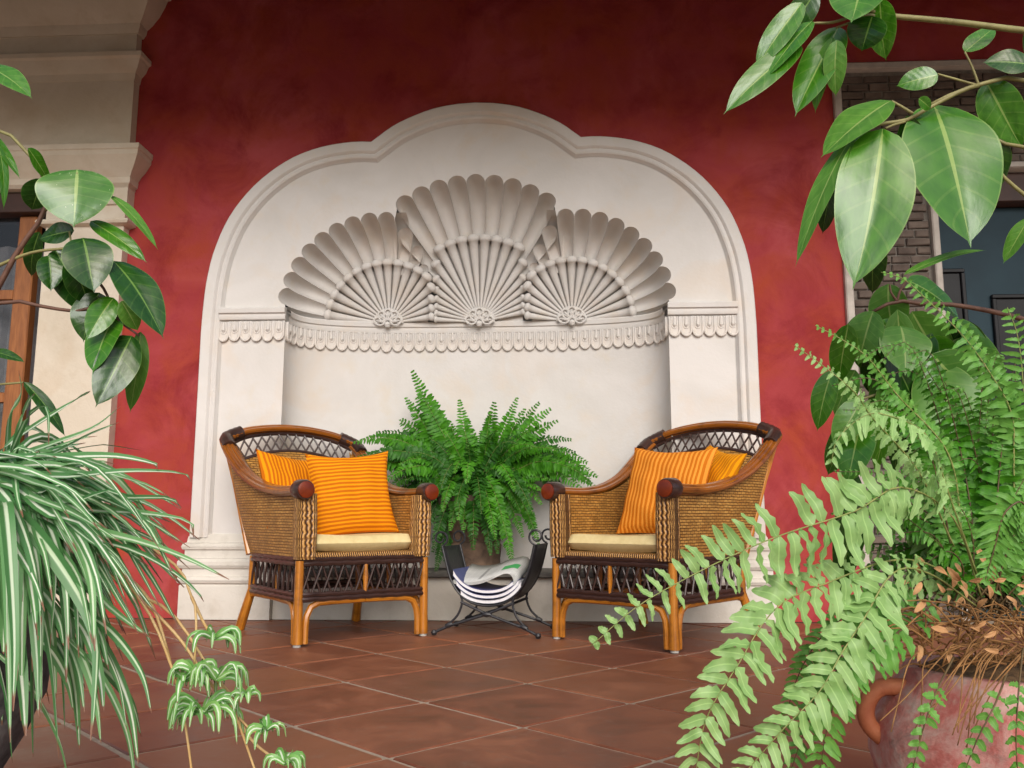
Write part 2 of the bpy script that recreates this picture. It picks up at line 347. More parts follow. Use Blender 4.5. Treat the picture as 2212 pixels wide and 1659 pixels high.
M['blade_young'] = blade_mat('young_blade', (0.12, 0.34, 0.07), (0.26, 0.50, 0.14))
def red_pot():
    m = NT('weathered_red_pot'); v = m.coord('Object'); n1 = m.noise(v, 9, 6, 0.68, 0.6); n2 = m.noise(v, 26, 6, 0.7); n3 = m.noise(v, 140, 3)
    c = m.ramp(n1, [(0.30, (0.27, 0.045, 0.042)), (0.44, (0.45, 0.13, 0.11)), (0.60, (0.55, 0.33, 0.29))])
    c = m.mix(c, (0.46, 0.39, 0.34), m.ramp(n2, [(0.50, (0, 0, 0)), (0.72, (0.9, 0.9, 0.9))])); 
    c = m.mix(c, (0.10, 0.085, 0.075), m.ramp(m.noise(v, 13, 5, 0.7, 1.0), [(0.56, (0, 0, 0)), (0.74, (0.7, 0.7, 0.7))]))
    m.col(c); m.rough(0.8); m.bump(m.math('ADD', n2, m.math('MULTIPLY', n3, 0.4)), 0.5, 0.006); return m.mat
M['redpot'] = red_pot()
M['handle'] = simple('terracotta_handle', (0.30, 0.075, 0.030), (0.42, 0.14, 0.06), 30, 0.7, 0.4)
M['greypot'] = simple('mossy_stone', (0.035, 0.033, 0.036), (0.16, 0.145, 0.145), 22, 0.9, 0.8)
M['fernpot'] = simple('aged_clay', (0.060, 0.040, 0.028), (0.19, 0.12, 0.08), 16, 0.9, 0.7)
def paper(name, kind):
    m = NT(name); c = m.n('TexCoord'); b = m.n('TexBrick'); m.l(c.outputs['UV'], b.inputs['Vector'])
    b.inputs['Scale'].default_value = 1; b.inputs['Row Height'].default_value = 0.006; b.inputs['Brick Width'].default_value = 0.05; b.inputs['Mortar Size'].default_value = 0.0016
    b.inputs['Color1'].default_value = (0.36, 0.37, 0.36, 1); b.inputs['Color2'].default_value = (0.46, 0.47, 0.46, 1); b.inputs['Mortar'].default_value = (0.58, 0.59, 0.57, 1)
    col = b.outputs['Color']
    sp = m.n('SeparateXYZ'); m.l(c.outputs['UV'], sp.inputs[0])
    def inside(lo, hi, ax): return m.math('MULTIPLY', m.math('GREATER_THAN', sp.outputs[ax], lo), m.math('LESS_THAN', sp.outputs[ax], hi))
    if kind:
        col = m.mix(col, (0.05, 0.36, 0.10), m.math('MULTIPLY', inside(0.20, 0.29, 0), inside(0.07, 0.13, 1)))
        col = m.mix(col, (0.05, 0.05, 0.05), m.math('MULTIPLY', m.math('MULTIPLY', inside(0.10, 0.115, 0), inside(0.03, 0.19, 1)), 0.5))
    m.col(col); m.rough(0.8); return m.mat
M['news'] = paper('newsprint', True)
M['paper'] = simple('page_edges', (0.66, 0.66, 0.68), (0.78, 0.78, 0.80), 60, 0.7)
M['cover'] = simple('blue_cover', (0.04, 0.05, 0.16), (0.08, 0.09, 0.24), 12, 0.35)
M['cover2'] = simple('pale_cover', (0.35, 0.36, 0.42), (0.55, 0.56, 0.6), 12, 0.35)

# ================================================================== SETTING
# floor: grout bed with single terracotta tiles laid on the diagonal
mb = MB(); mb.grid([[(-60, -60, -0.0045), (60, -60, -0.0045)], [(-60, 2, -0.0045), (60, 2, -0.0045)]])
floor = tag(mb.build('floor', M['grout'], smooth=False), kind='structure')
def clip(poly, axis, lim, keep_less):
    out = []
    for i in range(len(poly)):
        a, b = poly[i], poly[(i + 1) % len(poly)]
        ia = (a[axis] <= lim) == keep_less; ib = (b[axis] <= lim) == keep_less
        if ia: out.append(a)
        if ia != ib:
            t = (lim - a[axis]) / (b[axis] - a[axis]); out.append((a[0] + (b[0] - a[0]) * t, a[1] + (b[1] - a[1]) * t))
    return out
TS, TA = 0.398, R(44.0); da = (math.cos(TA) * TS, -math.sin(TA) * TS); db = (-math.sin(TA) * TS, -math.cos(TA) * TS); T0 = (0.037, -1.311)
GRID = {}
def gv(i, j):
    if (i, j) not in GRID: GRID[(i, j)] = (T0[0] + i * da[0] + j * db[0] + RND.uniform(-.004, .004), T0[1] + i * da[1] + j * db[1] + RND.uniform(-.004, .004))
    return GRID[(i, j)]
for i in range(-14, 15):
    for j in range(-14, 15):
        q = [gv(i, j), gv(i, j + 1), gv(i + 1, j + 1), gv(i + 1, j)]
        cx_ = sum(p[0] for p in q) / 4; cy_ = sum(p[1] for p in q) / 4
        if cx_ < -2.9 or cx_ > 3.1 or cy_ < -4.2: continue
        g = 0.0115 + RND.uniform(-.001, .0015)
        q = [(p[0] + (cx_ - p[0]) * g / 0.28, p[1] + (cy_ - p[1]) * g / 0.28) for p in q]
        q = clip(q, 1, -0.004, True)
        if len(q) < 3: continue
        ax = sum(p[0] for p in q) / len(q); ay = sum(p[1] for p in q) / len(q)
        mb = MB(); tz = RND.uniform(-.0015, .0005)
        def ring(k, z): return [(ax + (p[0] - ax) * k, ay + (p[1] - ay) * k, z) for p in q]
        ids = mb.grid([ring(1, -.0125), ring(1, -.003 + tz), ring(.985, tz)], close=True); f0 = ids[-1]; 
        mb.face(f0)
        o = mb.build('tile', M['tile'], floor, smooth=False)
        if sum((q[(k)][0] * q[(k + 1) % len(q)][1] - q[(k + 1) % len(q)][0] * q[k][1]) for k in range(len(q))) < 0: o.data.flip_normals()

# unseen veranda roof; its front timber is added, hung low to shade the wall head
mb = MB(); mb.box((0, -0.52, 3.56), (10, 2.0, 0.1)); ceiling = tag(mb.build('ceiling', M['ceil'], smooth=False), kind='structure')
mb = MB(); mb.box((0, -1.50, 3.185), (10, 0.16, 0.64), b=0.01); mb.build('shade_beam', M['shade_beam'], ceiling)
for x in (-4.4, 4.4):
    mb = MB(); mb.box((x, -1.50, 1.432), (0.16, 0.15, 2.864), b=0.01); mb.build('post', M['shade_beam'], ceiling)
mb = MB(); mb.box((0, 0.62, 1.8), (10, 0.1, 3.6)); tag(mb.build('leak_blocker', M['dark'], smooth=False), kind='structure')  # added sheet that blocks light leaks, coloured dark for the unlit interior

# ------------------------------------------------------------------ outline of the niche surround
half = catmull([(1.425, 0, 1.45), (1.42, 0, 1.60), (1.408, 0, 1.74), (1.375, 0, 1.90), (1.30, 0, 2.085), (1.17, 0, 2.255), (1.0, 0, 2.385), (0.83, 0, 2.452), (0.66, 0, 2.478), (0.557, 0, 2.476)], 30)
top = catmull([(0.557, 0, 2.476), (0.43, 0, 2.570), (0.26, 0, 2.645), (0.12, 0, 2.676), (0, 0, 2.684)], 14)
rp = [(p.x, p.z) for p in half] + [(p.x, p.z) for p in top[1:]]
OUT = [(-1.425, 0.40)] + [(-x, z) for x, z in rp] + [(x, z) for x, z in rp[::-1][1:]] + [(1.425, 0.40)]
def inset(path, d):
    out = []
    for i, p in enumerate(path):
        a = path[max(0, i - 1)]; b = path[min(len(path) - 1, i + 1)]
        d1 = Vector((p[0] - a[0], p[1] - a[1])); d2 = Vector((b[0] - p[0], b[1] - p[1]))
        if d1.length < 1e-6: d1 = d2
        if d2.length < 1e-6: d2 = d1
        d1.normalize(); d2.normalize(); n1 = Vector((d1.y, -d1.x)); n2 = Vector((d2.y, -d2.x)); n = (n1 + n2).normalized()
        k = d / max(0.55, n.dot(n1)); out.append((p[0] + n.x * k, p[1] + n.y * k))
    return out
# red wall, cut out round the niche
hole = inset(OUT, 0.03); hole = [(hole[0][0], 0)] + hole + [(hole[-1][0], 0)]
wp = [(-2.1, 0), (-2.1, 3.51), (4.4, 3.51), (4.4, 2.86), (1.885, 2.86), (1.885, 0)] + hole[::-1]
mb = MB(); k0 = mb.poly(wp, 0.03); k1 = mb.poly(wp, 0.5, flip=True)
for i in range(len(wp)): mb.face((k0[i], k0[(i + 1) % len(wp)], k1[(i + 1) % len(wp)], k1[i]))
wall = tag(mb.build('red_wall', M['red'], smooth=False), 'deep red limewashed wall darkening towards the ceiling around the shell niche', 'wall')

# ------------------------------------------------------------------ shell niche
niche = thing('shell_niche', 'cream plaster wall niche with three scallop shells under a lobed arch', 'niche')
NW, ND = 0.99, 0.33
def plan(u):                                   # u 0..1 along the curved back, left to right
    a = math.pi * (1 - u); c, s = math.cos(a), math.sin(a)
    return (NW * math.copysign(abs(c) ** (2 / 3), c), ND * abs(s) ** (2 / 3))
PL = [plan(i / 240) for i in range(241)]; LL = [0]
for i in range(240): LL.append(LL[-1] + math.dist(PL[i], PL[i + 1]))
def arc(s):
    j = 0
    while j < 239 and LL[j + 1] < s: j += 1
    t = (s - LL[j]) / (LL[j + 1] - LL[j]); a, b = PL[j], PL[j + 1]
    d = Vector((b[0] - a[0], b[1] - a[1])).normalized()
    return (lerp(a[0], b[0], t), lerp(a[1], b[1], t)), d
NS = 72; cols = [arc(LL[-1] * min(max(i / NS, 1e-4), 1 - 1e-4))[0] for i in range(NS + 1)]; cols[0] = (-NW, 0); cols[-1] = (NW, 0)
mb = MB(); mb.grid([[(x, y, z) for x, y in cols] for z in (0.20, 0.6, 1.0, 1.3, 1.56)]); o = mb.build('back_wall', M['plaster'], niche)
o.data.flip_normals()
mb = MB(); mb.box((0, 0.42, 1.95), (2.1, 0.02, 1.0)); mb.build('backing', M['plaster'], niche, smooth=False)
# architrave
prof = [(0, 0.06), (0, -0.026), (0.005, -0.032), (0.052, -0.032), (0.058, -0.027), (0.064, -0.017), (0.072, -0.021), (0.082, -0.023), (0.090, -0.019), (0.094, -0.009), (0.098, -0.004), (0.103, 0.003), (0.112, 0.006)]
rows = []; uv = []
lines = [inset(OUT, d) for d, y in prof]
mb = MB(); mb.grid([[(lines[k][i][0], prof[k][1], lines[k][i][1]) for k in range(len(prof))] for i in range(len(OUT))])
mb.build('architrave', M['plaster'], niche, angle=30)
# shell geometry: centre x, centre z, radius, angular step, flute angles
ZC = 1.56; DM = 0.30
SH = [dict(x=0.0, R=0.735, d=8.25, fl=[(-33 + 8.25 * k) for k in range(9)], ext=[(41.25, .84), (-41.25, .84), (49.5, .68), (-49.5, .68)], lim=(0.25, 0.25)),
      dict(x=-0.505, R=0.535, d=10.5, fl=[(-80.2 + 10.5 * k) for k in range(9)], ext=[(14.8, .93), (25.3, .82), (35.8, .70), (-90.7, .985)], lim=(9, 0.25)),
      dict(x=0.505, R=0.535, d=10.5, fl=[(80.2 - 10.5 * k) for k in range(9)], ext=[(-14.8, .93), (-25.3, .82), (-35.8, .70), (90.7, .985)], lim=(0.25, 9))]
def dep(rn): return DM * max(0.0, 1 - rn * rn) ** 0.5
def flute(sh, th, rn0, name, parent):
    th = R(th); tn = math.tan(R(sh['d'] / 2)); RR = sh['R']; rho = (RR * tn) / (1 + tn) ; r1 = RR * 0.42
    dirv = (math.sin(th), math.cos(th)); lat = (math.cos(th), -math.sin(th)); mb = MB(); rows = []; uvs = []
    for a in range(15):
        s = a / 14; s = s ** 1.6; row = []; u = []
        for b in range(13):
            t = math.sin((b / 12 - 0.5) * math.pi)
            re = (RR - rho + rho * math.sqrt(max(0, 1 - t * t))) if rn0 >= 1 else (RR * rn0 - rho + rho * math.sqrt(max(0, 1 - t * t)))
            r = lerp(re, r1, s); rn = lerp(min(rn0, 1), r1 / RR, s); wd = min(r, RR - rho) * tn
            d = dep(rn) + wd * 0.75 * (1 - t * t) * min(1, s * 5) ** 0.5 * (1.0 if rn0 >= 1 else 1)
            row.append((sh['x'] + dirv[0] * r + lat[0] * wd * t, d, ZC + dirv[1] * r + lat[1] * wd * t)); u.append((t, s))
        rows.append(row); uvs.append(u)
    mb.grid(rows, uvs); o = mb.build(name, M['plaster'], parent, angle=180); return o
def rib(sh, th, parent):
    tr = R(th); sn = abs(math.sin(tr)); RR = sh['R']; tn = math.tan(R(sh['d'] / 2))
    lim = sh['lim'][1] if th > 0 else sh['lim'][0]
    r1 = RR * (0.60 if RR > 0.6 else 0.585)
    r1 = min(r1, lim * 0.93 / max(sn, 1e-3)) if sn > 0.3 else r1
    pts = []; rad = []; dv = (math.sin(tr), math.cos(tr))
    for k in range(8):
        r = lerp(0.05, r1, k / 7); rr = max(0.007, r * tn * 0.86) ; pts.append((sh['x'] + dv[0] * r, dep(r / RR) - 0.008, ZC + dv[1] * r)); rad.append(rr)
    e = pts[-1]; d = (Vector(pts[-1]) - Vector(pts[-2])).normalized(); q = rad[-1]
    for a, f in ((0.15, 1.22), (0.6, 1.34), (1.1, 1.12), (1.4, 0.65), (1.5, 0.1)): pts.append(tuple(Vector(e) + d * q * a)); rad.append(q * f)
    mb = MB(); mb.tube(pts, rad, 10); return mb.build('shell_rib', M['plaster'], parent, angle=180)
def rosette(sh, parent):
    mb = MB(); c = Vector((sh['x'], dep(0) - 0.030, ZC - 0.005))
    for a in (-78, -39, 0, 39, 78):
        a = R(a); d = Vector((math.sin(a), 0, math.cos(a))); l = Vector((math.cos(a), 0, -math.sin(a))); pts = []
        for k in range(13):
            b = 2 * math.pi * k / 12; pts.append(c + d * (0.047 + 0.030 * math.cos(b)) + l * 0.022 * math.sin(b) + Vector((0, -0.006, 0)))
        mb.tube(pts[:-1], 0.0055, 6, closed=True); mb.tube([c + d * 0.012, c + d * 0.040 + Vector((0, -0.008, 0)), c + d * 0.066], [0.004, 0.009, 0.003], 6)
    mb.lathe([(0.001, -0.018), (0.012, -0.014), (0.018, 0), (0.012, 0.014), (0.001, 0.018)], tuple(c + Vector((0, -0.012, -0.012))), 12)
    fan = [(c.x + 0.085 * math.sin(R(a)), c.z + 0.085 * math.cos(R(a))) for a in range(-90, 91, 15)]
    mb.poly(fan, c.y + 0.004); return mb.build('rosette', M['plaster'], parent)
for sx in (-1, 1):                              # sloping infill between neighbouring shells
    mb = MB(); rows = [[(sx * lerp(0.372, 0.468, t), y, z) for t in (0, .33, .66, 1)] for y, z in ((0.03, 2.10), (0.10, 2.085), (0.16, 2.05), (0.205, 1.98), (0.235, 1.90), (0.252, 1.82))]
    mb.grid(rows); mb.build('spandrel', M['plaster'], niche)
for sh in SH:
    rows = []
    for a in range(25):                        # the plain dome behind ribs and flutes
        th = R(-90 + 7.5 * a); cap_ = min(1.0, sh['lim'][1 if th > 0 else 0] * 0.95 / max(1e-3, abs(math.sin(th)) * 0.6 * sh['R'])); rows.append([(sh['x'] + math.sin(th) * r * cap_ * sh['R'], dep(r * cap_) + 0.02, ZC + math.cos(th) * r * cap_ * sh['R']) for r in (0.02, 0.15, 0.3, 0.45, 0.6 if sh['x'] == 0 else 0.55)])
    mb = MB(); mb.grid(rows); shell = mb.build('scallop_shell', M['plaster'], niche)
    for th in sh['fl']: flute(sh, th, 1.0, 'shell_flute', shell)
    for th, rn in sh['ext']: flute(sh, th, rn, 'shell_flute', shell)
    n = int(84 / sh['d'])
    for k in range(-n, n + 1): rib(sh, (k + (0.5 if sh['x'] == 0 else 0)) * sh['d'] if not (sh['x'] == 0 and k == n) else (-n - .5) * sh['d'], shell)
    rosette(sh, shell)
# wall face round the opening, scalloped along the flute ends
edge = [(-NW, 0.19), (-NW, 1.56)]
def lobe(sh, th):
    th = R(th); tn = math.tan(R(sh['d'] / 2)); RR = sh['R']; rho = RR * tn / (1 + tn); dv = (math.sin(th), math.cos(th)); lt = (math.cos(th), -math.sin(th)); o = []
    for b in range(13):
        t = math.sin((b / 12 - 0.5) * math.pi); r = RR - rho + rho * math.sqrt(max(0, 1 - t * t)); wd = (RR - rho) * tn * t
        o.append((sh['x'] + dv[0] * r + lt[0] * wd, ZC + dv[1] * r + lt[1] * wd))
    return o
for th in SH[1]['fl']: edge += lobe(SH[1], th)[(1 if th > -80 else 0):]
for th in SH[0]['fl']: edge += lobe(SH[0], th)
for th in SH[2]['fl'][::-1]: edge += lobe(SH[2], th)
edge += [(NW, 1.56), (NW, 0.19)]
inner = inset(OUT, 0.108); face = [(inner[0][0], 0.19)] + inner + [(inner[-1][0], 0.19)] + edge[::-1]
mb = MB(); mb.poly(face, 0.0); mb.build('wall_face', M['plaster'], niche, smooth=False)
# rails and tooth frieze
def rail_prof(): return [(0, 1.512), (0.020, 1.516), (0.026, 1.530), (0.022, 1.545), (0.034, 1.550), (0.036, 1.572), (0.028, 1.580), (0, 1.582)]
def plan_off(i, off):
    a, b = cols[max(0, i - 1)], cols[min(NS, i + 1)]; d = Vector((b[0] - a[0], b[1] - a[1])).normalized(); n = Vector((d.y, -d.x))
    if i in (0, NS): n = Vector((1 if i == 0 else -1, 0))
    return (cols[i][0] + n.x * off, cols[i][1] + n.y * off)
mb = MB(); mb.grid([[(*plan_off(i, o_ * 0.8), z - 0.012) for o_, z in rail_prof()] for i in range(NS + 1)]); mb.build('rail', M['plaster'], niche)
for sx in (-1, 1):
    mb = MB(); mb.grid([[(sx * x, -o_, z) for o_, z in rail_prof()] for x in (0.985, 1.335)]); ends = len(rail_prof()); mb.face(list(range(ends))); mb.build('rail', M['plaster'], niche)
def tooth():
    mb = MB(); W, H = 0.0275, 0.104; pts = []
    U = [(-W, 0)] + [(-W, -H + 0.032)] + [(-W * math.cos(R(a)), -H + 0.032 - 0.030 * math.sin(R(a))) for a in range(15, 180, 25)] + [(W, -H + 0.032), (W, 0)]
    mb.tube([(x * 0.9, -0.010, z) for x, z in U], 0.0062, 6)
    k = mb.poly(U, -0.008); kb = mb.poly(U, 0.004, flip=True)
    for i in range(len(U)): mb.face((k[i], k[(i + 1) % len(U)], kb[(i + 1) % len(U)], kb[i]))
    mb.tube([(x * 0.52, -0.008, z * 0.62) for x, z in U], 0.004, 6)
    mb.tube([(0, -0.008, 0.0), (0, -0.010, -0.025), (0, -0.011, -0.045), (0, -0.008, -0.058)], [0.006, 0.008, 0.010, 0.003], 8)
    return mb.build('frieze_tooth', M['plaster'], niche)
t0 = tooth(); first = True
def put_tooth(x, y, rz, s=1.0):
    global first
    o = t0 if first else t0.copy()
    if not first: COL.objects.link(o)
    first = False; o.location = (x, y, 1.508 + RND.uniform(-.002, .002)); o.rotation_euler = (0, 0, rz); o.scale = (s, 1, RND.uniform(.97, 1.03))
n = 38
for i in range(n):
    (x, y), d = arc(LL[-1] * (i + 0.5) / n); put_tooth(x + d.y * 0.003, y - d.x * 0.003, math.atan2(d.y, d.x))
for sx in (-1, 1):
    for i in range(6): put_tooth(sx * (1.018 + i * 0.0585), -0.003, 0)
# plinth, ledge, pedestals
mb = MB(); mb.box((0, 0.20, 0.103), (1.9945, 0.40, 0.206), b=0.001); mb.build('plinth', M['plinth'], niche)
mb = MB(); mb.box((0, 0.163, 0.2205), (1.978, 0.385, 0.029), b=0.006); mb.build('ledge', M['slab'], niche)
def block(x0, x1, yb, yf, prof, left=True, right=True, m=None):
    mb = MB(); rows = []
    for p, z in prof:
        a = x0 - (p if left else 0); b = x1 + (p if right else 0); rows.append([(a, yb, z), (a, yf - p, z), (b, yf - p, z), (b, yb, z)])
    ids = mb.grid(rows, close=True); mb.face(ids[0][::-1]); mb.face(ids[-1]); return mb
PED = [(.034, .002), (.034, .165), (.028, .172), (.040, .178), (.047, .192), (.040, .206), (.026, .212), (.026, .246), (.036, .250), (.045, .264), (.045, .282), (.036, .296), (.020, .300), (.020, .338), (.030, .342), (.034, .356), (.028, .370), (.014, .376), (.010, .402), (.002, .418)]
for sx in (-1, 1):
    b = block(0.998 if sx > 0 else -1.425, 1.425 if sx > 0 else -0.998, 0.1, -0.006, PED, left=sx < 0, right=sx > 0); b.build('pedestal', M['plinth'], niche, angle=25)

# ------------------------------------------------------------------ stone window surround on the left
sur = thing('stone_window_surround', 'cream stone window surround with pilaster, capital and stacked cornices', 'stone surround')
XR, YF = -1.874, -0.03
block(-2.30, XR, 0.4, YF, [(0, .002), (0, 2.03)], left=False).build('pilaster', M['stone'], sur, smooth=False)
block(-2.30, XR, 0.4, YF, [(.0, 2.03), (.012, 2.034), (.034, 2.040), (.040, 2.052), (.034, 2.064), (.016, 2.068), (.004, 2.074)]).build('astragal', M['stone'], sur)
block(-2.30, XR, 0.4, YF, [(.003, 2.074), (.003, 2.145), (.016, 2.150), (.016, 2.24), (.022, 2.246)]).build('neck', M['stone'], sur, smooth=False)
block(-4.4, XR, 0.4, YF, [(.012, 2.246), (.030, 2.262), (.034, 2.290), (.030, 2.292), (.046, 2.32), (.070, 2.350), (.096, 2.395), (.098, 2.42), (.104, 2.425), (.104, 2.452), (.0, 2.464)]).build('capital', M['stone'], sur, angle=25)
block(-4.4, XR, 0.4, YF, [(0.0, 2.464), (0.0, 2.862)], left=False).build('frieze_band', M['stone'], sur, smooth=False)
block(-4.4, XR, 0.4, YF, [(.004, 2.862), (.010, 2.90), (.034, 2.930), (.046, 2.965), (.060, 2.975), (.060, 3.0), (.012, 3.008)]).build('ledge_moulding', M['stone'], sur, angle=25)
block(-4.4, XR, 0.4, YF, [(-.004, 3.008), (-.004, 3.135)], left=False).build('upper_band', M['stone'], sur, smooth=False)
block(-4.4, XR, 0.4, YF, [(.006, 3.135), (.02, 3.16), (.024, 3.185), (.05, 3.21), (.09, 3.265), (.12, 3.33), (.13, 3.36), (.15, 3.365), (.15, 3.50)]).build('cornice', M['stone'], sur, angle=25)
# wooden window
win = thing('casement_window', 'brown wooden window with glazed panes and pale curtain beside the pilaster', 'window')
def wbox(name, x0, x1, z0, z1, y0, y1, m, b=0.004, parent=None):
    mb = MB(); mb.box(((x0 + x1) / 2, (y0 + y1) / 2, (z0 + z1) / 2), (x1 - x0, y1 - y0, z1 - z0), b=b); return mb.build(name, m, parent)
wbox('lintel', -4.3, -2.302, 2.13, 2.244, 0.0, 0.2, M['lintel'], .004, win)
wbox('stile', -2.505, -2.405, 0.42, 2.128, 0.05, 0.11, M['winwood'], .006, win)
wbox('jamb', -2.400, -2.302, 0.42, 2.128, 0.14, 0.2, M['lintel'], .004, win)
for z in (1.66, 1.10, 0.52): wbox('glazing_bar', -3.30, -2.507, z, z + 0.055, 0.055, 0.105, M['winwood'], .004, win)
wbox('stile', -3.40, -3.305, 0.42, 2.128, 0.05, 0.11, M['winwood'], .006, win)
for z0, z1 in ((1.718, 2.125), (1.158, 1.658), (0.578, 1.098)): wbox('pane', -3.303, -2.507, z0, z1, 0.075, 0.080, M['glass'], 0, win)
wbox('sill', -4.3, -2.302, 0.30, 0.418, -0.02, 0.3, M['stone'], .01, win)
wbox('apron_wall', -4.3, -2.302, 0.002, 0.298, 0.0, 0.3, M['stone'], .0, win)
mb = MB(); mb.grid([[(-4.2 + i * 0.02, 0.26 + 0.018 * math.sin(i * 0.9) + 0.008 * math.sin(i * 2.3), z) for i in range(92)] for z in (0.43, 2.02)]); tag(mb.build('curtain', M['curtain']), 'pale grey curtain hanging behind the wooden window panes', 'curtain')

# ------------------------------------------------------------------ brick door surround on the right
bs = thing('brick_door_surround', 'weathered brick surround with pale trim framing the dark door', 'brick surround')
XB0, XB1 = 1.925, 2.335
mb = MB(); mb.box(((XB0 + XB1) / 2, 0.22, 1.15), (XB1 - XB0 + .01, 0.36, 2.296)); mb.box((3.16, 0.22, 2.565), (2.49, 0.36, 0.53)); mb.build('mortar_bed', M['mortar'], bs, smooth=False)
wbox('trim', 1.885, 1.925, 0.002, 2.83, 0.0, 0.3, M['trim'], .006, bs); wbox('trim', 1.885, 4.4, 2.832, 2.872, 0.0, 0.3, M['trim'], .006, bs)
wbox('trim', 2.337, 2.372, 0.002, 2.268, 0.0, 0.3, M['trim'], .006, bs); wbox('trim', 2.337, 4.4, 2.270, 2.305, 0.0, 0.3, M['trim'], .006, bs)
def brick_mesh(mb, x0, x1, z0, z1, y):
    j = lambda: RND.uniform(-.0022, .0022)
    back = [(x0, 0.045, z0), (x1, 0.045, z0), (x1, 0.045, z1), (x0, 0.045, z1)]
    mid = [(x0 + j(), y + .005, z0 + j()), (x1 + j(), y + .005, z0 + j()), (x1 + j(), y + .005, z1 + j()), (x0 + j(), y + .005, z1 + j())]
    i_ = 0.005; fr = [(x0 + i_ + j(), y + j(), z0 + i_ + j()), (x1 - i_ + j(), y + j(), z0 + i_ + j()), (x1 - i_ + j(), y + j(), z1 - i_ + j()), (x0 + i_ + j(), y + j(), z1 - i_ + j())]
    ids = mb.grid([back, mid, fr], close=True); mb.face(ids[-1])
CH, CW, JT = 0.0455, 0.118, 0.0085; rest = MB(); nb = 0
def courses(x0, x1, z0, z1):
    global nb
    row = 0; z = z0
    while z + CH * 0.6 < z1:
        x = x0 - (CW * 0.5 if row % 2 else 0) - RND.uniform(0, .02)
        while x < x1 - 0.015:
            wd = CW * RND.uniform(.75, 1.2); a = max(x, x0) + JT / 2; b = min(x + wd, x1) - JT / 2; x += wd
            if b - a < 0.02: continue
            y = RND.uniform(.020, .032); ztop = min(z + CH - JT / 2, z1 - .003)
            if z > 0.42 and nb < 298 and (a < 2.34 or a < 2.82): mb = MB(); brick_mesh(mb, a, b, z + JT / 2, ztop, y); mb.build('brick', M['brick'], bs, smooth=False); nb += 1
            else: brick_mesh(rest, a, b, z + JT / 2, ztop, y)
        z += CH; row += 1
courses(XB0, XB1, 0.004, 2.296); courses(XB0, 4.4, 2.31, 2.83)
tag(rest.build('remaining_bricks', M['brick'], bs, smooth=False), kind='stuff')
door = thing('panelled_door', 'dark teal door with black edged panels inside the brick surround', 'door')
wbox('lintel', 2.374, 4.4, 2.11, 2.268, 0.06, 0.3, M['lintel'], .006, door)
wbox('leaf', 2.374, 3.40, 0.01, 2.108, 0.14, 0.19, M['door'], .004, door)
wbox('door_frame', 3.402, 3.5, 0.01, 2.108, 0.08, 0.2, M['doorblack'], .004, door)
for x0, x1, z0, z1 in ((2.376, 2.535, 1.30, 1.775), (2.66, 3.30, 1.05, 1.635), (2.66, 3.30, 0.25, 0.93), (2.376, 2.535, 0.25, 1.15)):
    mb = MB(); t = 0.022
    for a in ((x0, x1, z0, z0 + t), (x0, x1, z1 - t, z1), (x0, x0 + t, z0 + t, z1 - t), (x1 - t, x1, z0 + t, z1 - t)):
        mb.box(((a[0] + a[1]) / 2, 0.128, (a[2] + a[3]) / 2), (a[1] - a[0], 0.022, a[3] - a[2]), b=0.004)
    pf = mb.build('panel_moulding', M['doorblack'], door)
    wbox('panel', x0 + t, x1 - t, z0 + t, z1 - t, 0.130, 0.139, M['doorblack'], .003, door)

